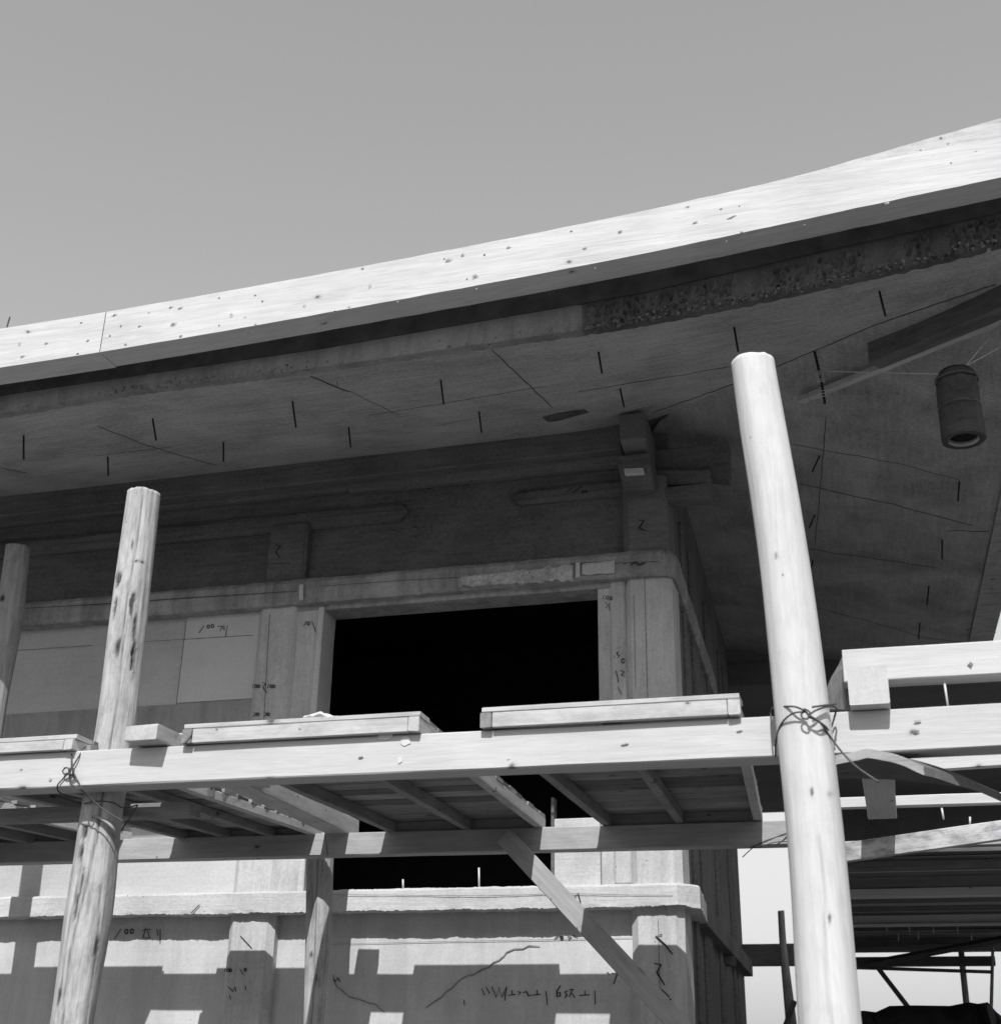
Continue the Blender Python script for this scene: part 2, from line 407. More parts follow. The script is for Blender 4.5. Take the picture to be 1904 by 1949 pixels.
# lower ledge: wraps the corner with a chamfer
lpath = [(-9.5, YL + 0.1), (-0.995, YL + 0.1), (-0.975, YL + 0.12), (-0.985, 7.75)]
ledge = band('sill_ledge', [(-9.5, 7.06), (-1.035, 7.06), (-0.995, 7.10), (XS - .045 + sx(8) - 0.015, 7.74)],
     [(0, 2.478), (0.105, 2.482), (0.105, 2.50), (0.104, 2.585), (0.095, 2.597), (0, 2.605)], C_LEDGE, B, 0.0035, 0.008, 3, 0.007)
band('side_ledge', [(XS + sx(8) - 0.02, 7.75), (XS + sx(11.2) - 0.0, 11.25)],
     [(-0.05, 2.47), (0.065, 2.47), (0.065, 2.585), (-0.05, 2.60)], C_UP, B, 0.003, 0.06, 5)
# upper band: half round, wraps the corner and runs back along the side
cr = []
for k in range(7):
    a = math.pi / 2 * k / 6; cr.append((-1.055 + 0.03 * math.sin(a), 7.07 - 0.03 * math.cos(a)))
ub = band('upper_band', [(-9.5, 7.04)] + cr + [(-1.025 + sx(9.6), 9.6)],
     [(-0.02, 4.30), (0.075, 4.302), (0.092, 4.325), (0.095, 4.38), (0.09, 4.435), (0.07, 4.462), (-0.02, 4.47)], C_BAND, B, 0.0045, 0.02, 9)
# rough patched stretch on the band
def on(u, v, y): return at(u, v, y=y)
def patch(name, u0, v0a, v0b, u1, v1a, v1b, Y, mat, parent, amp=0.006, nx=60, nz=8, off=0.0, edge=0.25):
    verts, faces = [], []
    for i in range(nx + 1):
        f = i / nx; u = u0 + (u1 - u0) * f; va = v0a + (v1a - v0a) * f; vb = v0b + (v1b - v0b) * f
        top = on(u, va, Y); bot = on(u, vb, Y)
        for k in range(nz + 1):
            g_ = k / nz; p = bot.lerp(top, g_)
            e = noise.noise(Vector((p.x * 20, 3, k))) * edge * (bot - top).length * (1 if k in (0, nz) else 0)
            q = noise.noise(p * 45) + 0.6 * noise.noise(p * 95)
            verts.append((p.x, p.y - max(0, q) * amp - (0 if (k in (0, nz) or i in (0, nx)) else 0.002) + (0.006 if (k in (0, nz) or i in (0, nx)) else 0), p.z + e))
    for i in range(nx):
        for k in range(nz):
            a = i * (nz + 1) + k; faces.append((a, a + nz + 1, a + nz + 2, a + 1))
    return mesh_obj(name, verts, faces, mat, parent)
patch('rough_patch', 872, 1098, 1117, 1090, 1074, 1104, 6.931, concrete('rough_light_mortar', 0.12, 0.60, 0.1, 1.0, 1.0), ub, 0.014, 140, 10)
patch('mortar_patch', 1106, 1072, 1094, 1169, 1066, 1090, 6.931, C_LEDGE, ub, 0.004, 30, 6, edge=0.1)
for (u, v0, v1) in ((573, 1112, 1143), (1099, 1070, 1100)):
    hexa('batten_stub', [at(u - 4, v1, y=6.922), at(u + 4, v1 - 1, y=6.922), at(u + 4, v0, y=6.922), at(u - 4, v0 + 1, y=6.922),
                         at(u - 4, v1, y=6.96), at(u + 4, v1 - 1, y=6.96), at(u + 4, v0, y=6.96), at(u - 4, v0 + 1, y=6.96)], WOOD, ub, 0.001)

# frieze: log-like beams with round ends
def logbeam(name, x0, x1, yc, zc, r, ry, mat, round0, round1, parent=B):
    prof, verts, faces = [], [], []
    n = max(8, int((x1 - x0) / 0.05)); m = 12
    for i in range(n + 1):
        x = x0 + (x1 - x0) * i / n; s = 1.0
        if round1 and x > x1 - r: s = math.sqrt(max(0.02, 1 - ((x - (x1 - r)) / r) ** 2))
        if round0 and x < x0 + r: s = math.sqrt(max(0.02, 1 - (((x0 + r) - x) / r) ** 2))
        for k in range(m + 1):
            a = -math.pi / 2 + math.pi * k / m
            q = noise.noise(Vector((x * 2.2, a * 2.5, zc * 3))) * 0.006
            verts.append((x, yc - (ry * (abs(math.cos(a)) ** 0.6) * (0.6 + 0.4 * s) + q), zc + r * math.sin(a) * s))
    for i in range(n):
        for k in range(m):
            a = i * (m + 1) + k; faces.append((a, a + m + 1, a + m + 2, a + 1))
    faces.append([k for k in range(m + 1)][::-1]); faces.append([n * (m + 1) + k for k in range(m + 1)])
    return mesh_obj(name, verts, faces, mat, parent, smooth=False)
p = at(770, 972, y=7.02); logbeam('round_ended_tie_beam', -9, p.x, 7.09, at(600, 985, y=7.04).z, 0.062, 0.03, C_UP, False, True)
p = at(968, 936, y=7.02); logbeam('round_ended_tie_beam', p.x, XC0 + 0.01, 7.09, at(1100, 932, y=7.04).z, 0.05, 0.03, C_UP, True, False)
logbeam('round_ended_tie_beam', -3.0, XC0 + 0.01, 7.08, at(900, 893, y=6.99).z, 0.055, 0.07, C_UP, False, False)
logbeam('round_ended_tie_beam', -9.0, -3.0, 7.085, at(300, 950, y=6.99).z, 0.05, 0.06, C_UP, False, False)
# spalled scar
patch('spalled_scar', 680, 1014, 1026, 822, 1000, 1014, 7.094, C_ROUGH, B, 0.012, 60, 6, edge=0.5)

# wall plate under the soffit
def zp(u, v, y): return at(u, v, y=y)
a0, a1 = zp(0, 941, 6.93), zp(1172, 808, 6.93); b0, b1 = zp(0, 988, 6.93), zp(1172, 855, 6.93)
def ext(p, q, X): return p.z + (q.z - p.z) * (X - p.x) / (q.x - p.x)
ZP1 = lambda X: ext(a0, a1, X); ZP0 = lambda X: ext(b0, b1, X)
hexa('wall_plate_beam', [(-9.5, 6.93, ZP0(-5)), (XC0 + .02, 6.93, ZP0(XC0)), (XC0 + .02, 6.93, ZP1(XC0) + .03), (-9.5, 6.93, ZP1(-5) + .03),
                         (-9.5, 7.12, ZP0(-5)), (XC0 + .02, 7.12, ZP0(XC0)), (XC0 + .02, 7.12, ZP1(XC0) + .03), (-9.5, 7.12, ZP1(-5) + .03)], C_UP, B, 0.006, 8, 0.004)

# ------------------------------------------------------------------ roof slab
YE = 5.30                                            # depth of the slab edge, set back under the fascia
EB = [at(*q, y=YE) for q in ((-400, 838), (0, 792), (196, 752), (612, 702), (928, 655), (1104, 632), (1279, 607), (1439, 569), (1653, 527), (1892, 469), (2120, 405))]
XCOR = 1.03
def zE(X):
    if X <= EB[0].x: return EB[0].z
    for p, q in zip(EB, EB[1:]):
        if X <= q.x: return p.z + (q.z - p.z) * (X - p.x) / (q.x - p.x)
    return EB[-1].z
ZCORN = 5.02
def zEs(X):
    # smoothed edge height
    return sum(zE(X + d) for d in (-0.35, -0.2, 0, 0.2, 0.35)) / 5
def ZIN(X): return ZP1(max(X, -5.2)) - 0.005
HS = 1.16                                             # hip plan slope
ZH0 = at(1230, 790, y=6.98).z
def hip(t):                                           # t 0 at wall corner .. 1 at eave corner
    return Vector((XS + (XCOR - XS) * t, 7.0 - (7.0 - YE) * t, ZH0 + (zEs(XCOR) - ZH0) * t - 0.10 * math.sin(math.pi * t) * t))
def XE(y):                                            # side eave, inner face of its edge
    t = min(1, (y - YE) / 3.4); return XCOR - 0.07 * (1 - (1 - t) ** 2) + sx(y) * 0.5
def zS(y):
    t = min(1, (y - YE) / 3.4); return zEs(XCOR) + (4.93 - zEs(XCOR)) * (1 - (1 - t) ** 2)
def grid(rows):
    verts = [v for r in rows for v in r]; m = len(rows[0]); faces = []
    for i in range(len(rows) - 1):
        for k in range(m - 1): faces.append((i * m + k, i * m + k + 1, (i + 1) * m + k + 1, (i + 1) * m + k))
    return verts, faces
NS = 10
front_rows = []
x = -9.5
while x < XCOR + 1e-6:
    o_ = Vector((x, YE, zEs(x)))
    i_ = Vector((x, 7.0, ZIN(x))) if x < XS else hip((x - XS) / (XCOR - XS))
    if x < XS and x > XS - 0.6: i_.z += (ZH0 - ZIN(x)) * (1 - (XS - x) / 0.6) ** 2
    front_rows.append([o_.lerp(i_, k / NS) for k in range(NS + 1)])
    x += 0.0893 if x < XS - .1 else ((XCOR - XS) / 24)
front_rows.append([Vector((XCOR, YE, zEs(XCOR)))] * (NS + 1))
side_rows = []
for j in range(61):
    y = YE + (11.6 - YE) * j / 60
    o_ = Vector((XE(y), y, zS(y)))
    i_ = hip(1 - (y - YE) / (7.0 - YE)) if y < 7 else Vector((XS - 0.12 * min(1, (y - 7) / .15) + sx(y), y, ZH0 - 0.05 * min(1, (y - 7))))
    side_rows.append([o_.lerp(i_, k / NS) for k in range(NS + 1)])
def slab_from(name, rows, mat, parent, th=0.22):
    v, f = grid(rows); n = len(v); m = len(rows[0])
    v2 = v + [q + Vector((0, 0, th)) for q in v]
    faces = list(f) + [tuple(i + n for i in q[::-1]) for q in f]
    R_ = len(rows)
    for i in range(R_ - 1):
        for c in (0, m - 1):
            a, b2 = i * m + c, (i + 1) * m + c; faces.append((a, b2, b2 + n, a + n) if c == 0 else (b2, a, a + n, b2 + n))
    for k in range(m - 1):
        for r_ in (0, R_ - 1):
            a, b2 = r_ * m + k, r_ * m + k + 1; faces.append((b2, a, a + n, b2 + n) if r_ == 0 else (a, b2, b2 + n, a + n))
    o = mesh_obj(name, v2, faces, mat, parent)
    bm = bmesh.new(); bm.from_mesh(o.data); bmesh.ops.remove_doubles(bm, verts=bm.verts, dist=1e-5)
    bmesh.ops.recalc_face_normals(bm, faces=bm.faces); bm.to_mesh(o.data); bm.free()
    return o
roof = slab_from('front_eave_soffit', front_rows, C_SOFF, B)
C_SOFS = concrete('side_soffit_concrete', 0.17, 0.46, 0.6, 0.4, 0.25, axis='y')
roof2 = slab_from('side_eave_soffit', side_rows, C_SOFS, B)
slab('roof_slab', -9.5, XS + 0.06, 6.93, 11.6, 5.365, 5.6, C_DARK, B, 0)
vf, ff = grid(front_rows); vs2, fs2 = grid(side_rows)
bv = BVHTree.FromPolygons(vf + vs2, ff + [tuple(i + len(vf) for i in q) for q in fs2])
def hit(u, v, off=0.0):
    d = (M3 @ Vector((u - W / 2, -(v - H / 2), -F))).normalized()
    h = bv.ray_cast(CAM, d)
    if h[0] is None: return at(u, v, z=5.0)
    return h[0] - d * off

# concrete edge of the slab: vertical face with a broken lower lip
def eave_edge(XA, XB, mat):
    verts, faces = [], []; x = XA; nz = 20; cols = []
    while x < XB:
        cols.append(x); x += 0.007 if x > -4.6 else 0.1
    cols.append(XB)
    for X in cols:
        zb = zEs(X); zt = zb + 0.30
        hc = max(0.0, min(1, (X + 1.15) / 0.08)) * 0.9 + 0.35            # honeycombed to the right of the joint
        if -3.6 < X < -2.6: hc = max(hc, 0.75)
        for k in range(nz + 1):
            f = k / nz; z = zb - 0.012 + (zt - zb) * f ** 1.6
            P3 = Vector((X, 0, z))
            n1 = noise.noise(P3 * 18); n2 = noise.noise(P3 * 46 + Vector((5, 1, 2))); n3 = noise.noise(P3 * 95)
            low = max(0, 1 - f * 2.6); low = max(low, 0.75 * max(0, min(1, (noise.noise(Vector((X * 5, 7, 1))) + .25) * 3)) * (f < .62) * (X > -1.1))
            amp = low * hc * 0.034
            dy = amp * (0.5 * n1 + 0.9 * max(0, n2) ** 0.7 + 0.6 * n3)
            dz_ = (n1 * 0.014 + n2 * 0.012) * hc if k == 0 else n2 * 0.004 * low
            y = YE - 0.035 + min(dy, .026) + (0.006 if X > -1.13 and f < 0.8 else 0)
            verts.append((X, y, z + dz_))
        verts.append((X, YE + 0.05 + 0.01 * noise.noise(Vector((X * 20, 3, 3))), zb + 0.006 + 0.004 * noise.noise(Vector((X * 30, 1, 1)))))
    m = nz + 2
    for i in range(len(cols) - 1):
        for k in range(nz): a = i * m + k; faces.append((a, a + m, a + m + 1, a + 1))
        a = i * m; faces.append((a + nz + 1, a + m + nz + 1, a + m, a))
    return mesh_obj('eave_slab_edge', verts, faces, mat, roof)
eave_edge(-9.5, -1.11, concrete('eave_edge_concrete', 0.20, 0.34, 0.3, 0.8, 0.7, stain=0.25))
eave_edge(-1.11, XCOR, concrete('dark_eave_edge', 0.08, 0.18, 0.3, 0.9, 0.8, stain=0.25))  # darker stretch of the edge right of the joint
DB = [at(*q, y=YE - .045) for q in ((-400, 812), (0, 752), (242, 716), (612, 662), (1104, 577), (1225, 555), (1510, 489), (1892, 405), (2120, 345))]  # dark strip standing in for the shade in the recess behind the fascia
v, f = grid([[q + Vector((0, 0.012, .14)), q + Vector((0, 0, .14)), q.copy(), q + Vector((0, 0.012, 0)), q + Vector((0, 0.012, .14))] for q in DB]); mesh_obj('shade_strip', v, f, plain('recess_shade', .08, .9, .1, .3), roof)
# crumbs of loose aggregate along the lip
bm = bmesh.new()
for i in range(420):
    X = random.choice([random.uniform(-1.15, 1.0), random.uniform(-1.15, 1.0), random.uniform(-3.7, -2.4), random.uniform(-4.3, -1.1)])
    z = zEs(X) + abs(random.gauss(0, 0.022)) - 0.008; r_ = random.uniform(0.003, 0.012) ** 1.0
    mt = Matrix.Translation((X, YE - .034 + random.uniform(0, 0.02), z)) @ Matrix.Rotation(random.uniform(0, 6), 4, Vector((random.random(), random.random(), 1))) @ Matrix.Diagonal((r_, r_ * random.uniform(.6, 1), r_ * random.uniform(.5, 1), 1))
    nv = bmesh.ops.create_icosphere(bm, subdivisions=1, radius=1, matrix=mt)['verts']
    for q in nv: q.co += noise.noise_vector(q.co * 160) * r_ * .55
o = bm_obj('loose_aggregate', bm, concrete('aggregate', 0.10, 0.24, 0.1, 0.6, 0.3), roof); tag(o, kind='stuff')

# side slab edge board
rows = []
for j in range(50):
    y = YE + (11.6 - YE) * j / 49; X = XE(y); z = zS(y)
    rows.append([Vector((X - 0.02, y, z - 0.012)), Vector((X + 0.16, y, z - 0.012)), Vector((X + 0.16, y, z + 0.22)), Vector((X - 0.02, y, z + 0.22))])
v, f = grid([r + [r[0]] for r in rows]); mesh_obj('side_eave_board', v, f, WOOD_O, roof2)

# rear wing: its eave is a second soffit behind
RW = slab_from('rear_wing_soffit', [[Vector((-3.2 + 6.6 * i / 12, 11.45 + 5.75 * k / 8, 4.93 - 0.02 * k / 8 + 0.004 * noise.noise(Vector((i, k, 0))))) for k in range(9)] for i in range(13)], C_DARK, B, 0.2)

slab('rear_wing_face', -3.2, 0.9, 11.47, 11.62, 4.94, 5.50, C_DARK, B, 0)
slab('rear_wing_beam', at(1560, 1560, y=17).x, 3.4, 16.8, 17.0, 3.55, 4.95, C_DARK, B, 0)
# rods hanging from the soffit
def rod(u0, v0, u1, v1, parent, r=0.0055):
    p = hit(u0, v0, -0.02); q = at(u1, v1, y=hit(u0, v0).y); tube('hanger_rod', [p, q], r, REBAR, parent, 6, 1)
for q in ((45, 827, 45, 874), (205, 868, 206, 905), (290, 795, 297, 838), (425, 840, 425, 878), (556, 762, 563, 813), (663, 812, 667, 851),
          (838, 721, 844, 769), (911, 782, 916, 823), (1138, 668, 1145, 710), (1179, 738, 1187, 774), (1396, 621, 1404, 669), (1672, 552, 1684, 601)):
    rod(*q, roof)
for q in ((1560, 865, 1545, 898), (1551, 978, 1539, 1005), (1547, 1066, 1542, 1082), (1825, 915, 1822, 954), (1792, 1026, 1792, 1064), (1767, 1114, 1763, 1152), (1750, 1184, 1747, 1216)):
    rod(*q, roof2)

def ribbon(name, pts, w, mat, parent, off=None):
    """flat strip 1.5 mm thick laid on a surface through world points, facing the camera side"""
    verts, faces = [], []
    P = [Vector(p) for p in pts]
    for i, p in enumerate(P):
        d = (P[min(i + 1, len(P) - 1)] - P[max(i - 1, 0)])
        if d.length < 1e-9: d = Vector((1, 0, 0))
        d.normalize(); vw = (p - CAM).normalized()
        nrm = off if off is not None else -vw
        s = d.cross(nrm).normalized() * w / 2
        k = 0.6 if i in (0, len(P) - 1) else 1
        verts += [p + s * k, p - s * k, p - s * k + nrm * 0.0015, p + s * k + nrm * 0.0015]
    for i in range(len(P) - 1):
        a = i * 4
        for j in range(4): faces.append((a + j, a + (j + 1) % 4, a + 4 + (j + 1) % 4, a + 4 + j))
    faces.append((0, 1, 2, 3)); e = (len(P) - 1) * 4; faces.append((e + 3, e + 2, e + 1, e))
    return mesh_obj(name, verts, faces, mat, parent)

# formwork seams and stains on the soffits
def seam(pts, w, par, mat=SEAM):
    Q = []
    for a, b2 in zip(pts, pts[1:]):
        n = 6
        for k in range(n):
            u = a[0] + (b2[0] - a[0]) * k / n; v = a[1] + (b2[1] - a[1]) * k / n
            Q.append(hit(u + random.uniform(-1, 1), v + random.uniform(-1, 1), 0.0015))
    Q.append(hit(pts[-1][0], pts[-1][1], 0.0015))
    ribbon('formwork_seam', Q, w * 1.3, mat, par)
for pts, w in (([(935, 665), (1000, 725), (1050, 775)], .007), ([(185, 810), (280, 848), (412, 885)], .005), ([(590, 715), (665, 745)], .010), ([(665, 745), (760, 790)], .003),
               ([(0, 890), (50, 900)], .005), ([(1100, 745), (1300, 713), (1390, 697)], .004), ([(700, 790), (860, 765), (1040, 735)], .003), ([(180, 868), (330, 850)], .003),
               ([(820, 812), (905, 797)], .002), ([(640, 640 + 85), (643, 735)], .002), ([(1125, 820), (1140, 838)], .004)):
    seam(pts, w, roof)
for pts, w in (([(1240, 786), (1320, 757), (1390, 732), (1470, 700), (1545, 669), (1660, 620), (1780, 578), (1895, 541)], .007),
               ([(1572, 790), (1565, 870), (1558, 960), (1550, 1040)], .004), ([(1520, 920), (1700, 960), (1850, 1000)], .006), ([(1500, 845), (1560, 855), (1700, 880), (1826, 914)], .003),
               ([(1500, 1040), (1680, 1065), (1780, 1080)], .005), ([(1530, 1150), (1700, 1195), (1750, 1213), (1850, 1225)], .004), ([(1838, 1198), (1895, 1204)], .006),
               ([(1800, 1010), (1896, 1012)], .005)):
    seam(pts, w, roof2)
# dark oil stain on the soffit
def blob(name, pts, mat, par, cen):
    v = [hit(*cen, 0.004)] + [hit(*p, 0.004) for p in pts]; n = len(pts)
    v += [q + Vector((0, 0, 0.004)) for q in v]
    f = [(0, 1 + (k + 1) % n, 1 + k) for k in range(n)] + [(n + 1, n + 2 + k, n + 2 + (k + 1) % n) for k in range(n)]
    f += [(1 + k, 1 + (k + 1) % n, n + 2 + (k + 1) % n, n + 2 + k) for k in range(n)]
    mesh_obj(name, v, f, mat, par)
blob('soffit_stain', [(1031, 794), (1060, 786), (1090, 781), (1112, 779), (1121, 785), (1095, 792), (1060, 802), (1042, 803)], STAIN, roof, (1075, 791))

# ------------------------------------------------------------------ corner bracket
def bx(name, uvs, Y0, Y1, mat, parent=B, bevel=0.005, dx=0.0):
    f = [at(u, v, y=Y0) for u, v in uvs]; bk = [Vector((q.x + dx, Y1, q.z)) for q in f]
    return hexa(name, f + bk, mat, parent, bevel)
def gon_prism(name, uvs, Y0, Y1, mat, parent=None, dx=0.0, dz=0.0, bev=0.0):
    f = [at(u, v, y=Y0) for u, v in uvs]; n = len(f)
    bk = [Vector((q.x + dx, Y1, q.z + dz)) for q in f]
    o = mesh_obj(name, f + bk, [tuple(range(n)), tuple(range(n, 2 * n))[::-1]] + [(k, n + k, n + (k + 1) % n, (k + 1) % n) for k in range(n)], mat, parent)
    bm = bmesh.new(); bm.from_mesh(o.data); bmesh.ops.recalc_face_normals(bm, faces=bm.faces)
    if bev: bmesh.ops.bevel(bm, geom=list(bm.edges), offset=bev, segments=1, affect='EDGES')
    bm.to_mesh(o.data); bm.free(); return o
# bracket arm towards the viewer (two stepped blocks with cut-away undersides)
def armblock(name, u0, u1, vt, vm, vb, Y0, Y1, Yb, mat):
    a, b2 = at(u0, vt, y=Y0), at(u1, vt, y=Y0); zt = (a.z + b2.z) / 2; zm = at((u0 + u1) / 2, vm, y=Y0).z; zb = at((u0 + u1) / 2, vb, y=Y1).z
    x0, x1 = a.x, b2.x
    v = [(x0, Y0, zt), (x1, Y0, zt), (x1, Y0, zm), (x0, Y0, zm), (x0 + .01, Y1, zb), (x1 - .01, Y1, zb), (x0, Yb, zb), (x1, Yb, zb), (x0, Yb, zt), (x1, Yb, zt)]
    f = [(0, 1, 2, 3), (3, 2, 5, 4), (4, 5, 7, 6), (8, 9, 1, 0), (0, 3, 4, 6, 8), (1, 9, 7, 5, 2), (6, 7, 9, 8)]
    o = mesh_obj(name, v, f, mat, B)
    bm = bmesh.new(); bm.from_mesh(o.data); bmesh.ops.recalc_face_normals(bm, faces=bm.faces); bmesh.ops.bevel(bm, geom=list(bm.edges), offset=0.006, segments=1, affect='EDGES'); bm.to_mesh(o.data); bm.free()
    return o
armblock('bracket_arm', 1178, 1226, 786, 836, 868, 6.72, 6.84, 7.1, C_DARK)
armblock('bracket_arm', 1175, 1236, 864, 889, 933, 6.78, 6.92, 7.1, C_UP)
bx('lit_chamfer', [(1188, 903), (1225, 901), (1223, 889), (1186, 891)], 6.772, 6.80, C_WALL2)  # paler piece: light on the block's chamfer put into the colour
# bracket arms running out along the side
for (u0, u1, va, vb, vc, vd, Y0, m_) in ((1244, 1386, 856, 893, 842, 910, 7.12, C_UP), (1248, 1350, 893, 922, 894, 921, 7.06, C_UP), (1258, 1350, 928, 950, 918, 946, 7.03, C_UP)):
    bx('side_bracket_arm', [(u0, vb), (u1, vd), (u1, vc), (u0, va)], Y0, Y0 + 0.12, m_)

# side wall of the building
sw = [(-0.985, 7.25), (-0.985 + sx(11.0), 11.5)]
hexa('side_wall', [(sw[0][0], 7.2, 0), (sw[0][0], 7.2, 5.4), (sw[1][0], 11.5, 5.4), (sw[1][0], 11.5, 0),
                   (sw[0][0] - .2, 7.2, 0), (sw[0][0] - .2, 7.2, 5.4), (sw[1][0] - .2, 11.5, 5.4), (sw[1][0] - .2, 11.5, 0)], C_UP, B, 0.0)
for yc, w in ((7.62, 0.05), (8.25, 0.30), (9.15, 0.07), (9.55, 0.30), (10.3, 0.06), (10.85, 0.32)):
    X = XS + sx(yc) - 0.0
    o = hexa('side_pilaster', [(X, yc - w / 2, 0), (X, yc + w / 2, 0), (X, yc + w / 2, 4.9), (X, yc - w / 2, 4.9),
                           (X - .1, yc - w / 2, 0), (X - .1, yc + w / 2, 0), (X - .1, yc + w / 2, 4.9), (X - .1, yc - w / 2, 4.9)], C_UP, B, 0.012)
bx('side_cross_piece', [(1378, 1834), (1402, 1840), (1400, 1820), (1376, 1816)], 9.4, 9.5, C_UP, dx=-.2)

# ------------------------------------------------------------------ writing on the concrete
def mk(pts, Y, par, w=0.006, conv=None, mat=INK, name='ink_mark'):
    if conv: pts = [(conv[0] + conv[2] * a, conv[1] + conv[2] * b2) for a, b2 in pts]
    ribbon(name, [at(u, v, y=Y) for u, v in pts], w, mat, par, Vector((0, -1, 0)))
def loop(cx, cy, rx, ry, n=8): return [(cx + rx * math.cos(2 * math.pi * k / n), cy + ry * math.sin(2 * math.pi * k / n)) for k in range(n + 1)]
c4 = (0, 890.9, .3509); c5 = (612.5, 890.9, .3509); c7 = (0, 1336.3, .3509); c8 = (612.5, 1336.3, .3509); cA = (1224.9, 1559, .2003)
for s in ([(1108, 852), (1078, 895)], loop(1130, 860, 7, 9), loop(1152, 857, 7, 9), [(1180, 860), (1207, 858), (1192, 885)], [(1215, 850), (1216, 882)], [(1234, 853), (1222, 915)], [(1206, 868), (1216, 868)]):
    mk(s, 7.046, wl, .006, c4)
mk([(780, 942), (1370, 907)], 7.046, wl, .003, c4); mk([(80, 990), (500, 962)], 7.052, wl, .003, c4)
mk([(1010, 830), (955, 1290)], 7.046, wl, .004, c4, SEAM)
for s in ([(1425, 1163), (1440, 1170), (1425, 1190), (1447, 1222)], [(1376, 1170), (1368, 1195)], loop(1387, 1183, 6, 8), loop(1403, 1184, 6, 8), [(1458, 1172), (1450, 1195)], loop(1470, 1184, 6, 8), loop(1486, 1184, 6, 8),
          [(1378, 1328), (1390, 1330), (1382, 1342), (1372, 1345)], loop(1398, 1336, 6, 8), [(1436, 1328), (1448, 1330), (1440, 1342), (1432, 1345)], loop(1456, 1336, 6, 8)):
    mk(s, 6.997, col_l, .006, c4)
mk([(1462, 790), (1430, 1370)], 6.9965, col_l, .003, c4)
mk([(1497, 418), (1521, 424), (1493, 455), (1519, 487)], 7.017, col_lt, .009, c4)
mk([(1435, 520), (1570, 515)], 7.0165, col_lt, .003, c4)
for s in ([(1662, 832), (1645, 858)], loop(1672, 843, 7, 9), [(1690, 830), (1705, 870), (1712, 892)]): mk(s, 7.017, B, .005, c4)
mk([(1716, 283), (1745, 285), (1718, 325), (1752, 340)], 6.996, col_rt, .010, c5)
mk([(1672, 526), (1700, 509), (1716, 526), (1752, 513)], 6.932, ub, .010, c5); mk([(1636, 520), (1648, 520)], 6.932, ub, .008, c5)
for s in ([(1350, 527), (1830, 505)], [(1350, 517), (1560, 508)], [(400, 610), (800, 590)], [(0, 640), (400, 612)]): mk(s, 6.936, ub, .003, c5)
mk([(110, 762), (600, 735), (1000, 705), (1610, 668)], 6.936, ub, .004, c4)
mk([(1748, 600), (1765, 1250)], 6.996, col_r, .003, c5); mk([(1690, 690), (1700, 1200)], 6.996, col_r, .002, c5)
for s in ([(1610, 998), (1598, 1000), (1600, 1012), (1612, 1016), (1606, 1026)], loop(1632, 1045, 9, 12), [(1592, 1098), (1604, 1140), (1606, 1166)], [(1618, 1098), (1640, 1106), (1622, 1122), (1640, 1130)], [(1602, 1186), (1624, 1228)],
          [(1530, 688), (1520, 712)], loop(1547, 702, 7, 9), loop(1566, 706, 7, 9), [(1535, 728), (1550, 745), (1540, 760)], [(1555, 732), (1560, 775)]):
    mk(s, 7.012 if s[0][0] > 1500 else 7.03, B, .005, c5)
for s in ([(1330, 130), (1350, 108), (1362, 132), (1410, 98)], loop(1415, 130, 5, 5), loop(1432, 128, 5, 5)): mk(s, 7.03, B, .007, c5)
for s in ([(865, 1555), (882, 1592)], [(890, 1548), (908, 1582)], [(920, 1545), (945, 1602), (960, 1550), (975, 1602), (1000, 1545), (990, 1622)], [(1008, 1592), (1050, 1586)], [(1030, 1563), (1031, 1590)], [(1060, 1570), (1076, 1575), (1064, 1592)],
          [(1090, 1578), (1108, 1570), (1120, 1596), (1136, 1590)], [(1142, 1590), (1186, 1586)], [(1165, 1563), (1166, 1588)], [(1214, 1568), (1222, 1645)],
          [(1292, 1538), (1272, 1572), (1274, 1600), (1292, 1594), (1290, 1576), (1273, 1580)], [(1332, 1568), (1316, 1572), (1328, 1590), (1315, 1606)], [(1340, 1560), (1366, 1560)], [(1356, 1562), (1340, 1602)], [(1354, 1580), (1372, 1606)],
          [(1395, 1592), (1450, 1588)], [(1424, 1565), (1425, 1590)], [(1478, 1565), (1481, 1642)], [(1292, 1262), (1260, 1285)], loop(1300, 1278, 8, 8), [(1330, 1270), (1352, 1275), (1335, 1290)], [(1360, 1265), (1385, 1275)],
          [(770, 1615), (772, 1645)], [(1545, 1465), (1560, 1480)], [(1570, 1470), (1600, 1475), (1580, 1530)], [(60, 1500), (75, 1515), (85, 1495), (100, 1520)]):
    mk(s, YW - 0.004, B, .007, c8)
for s in ([(172, 1098), (112, 1112), (200, 1195), (272, 1288)], [(98, 1372), (162, 1386), (122, 1460), (198, 1582)], [(108, 1618), (172, 1668)], [(165, 1618), (242, 1692)], [(200, 1720), (260, 1715), (240, 1735)]):
    mk(s, 6.995, col_r, .009, cA)
mk([(135, 955), (150, 1620)], 6.9955, col_r, .003, cA)
mk([(1368, 1060), (1388, 1038), (1402, 1088)], YL - 0.006, ledge, .008, c8)
mk([(1035, 1145), (1082, 1100)], YL - 0.008, ledge, .008, c7)
for s in ([(655, 1230), (620, 1287)], loop(685, 1245, 9, 12), loop(715, 1244, 9, 12), [(772, 1238), (815, 1233)], [(790, 1225), (775, 1278), (812, 1280), (800, 1240)], [(850, 1232), (856, 1268)], [(868, 1232), (868, 1312)]):
    mk(s, YW - 0.004, B, .006, c7)
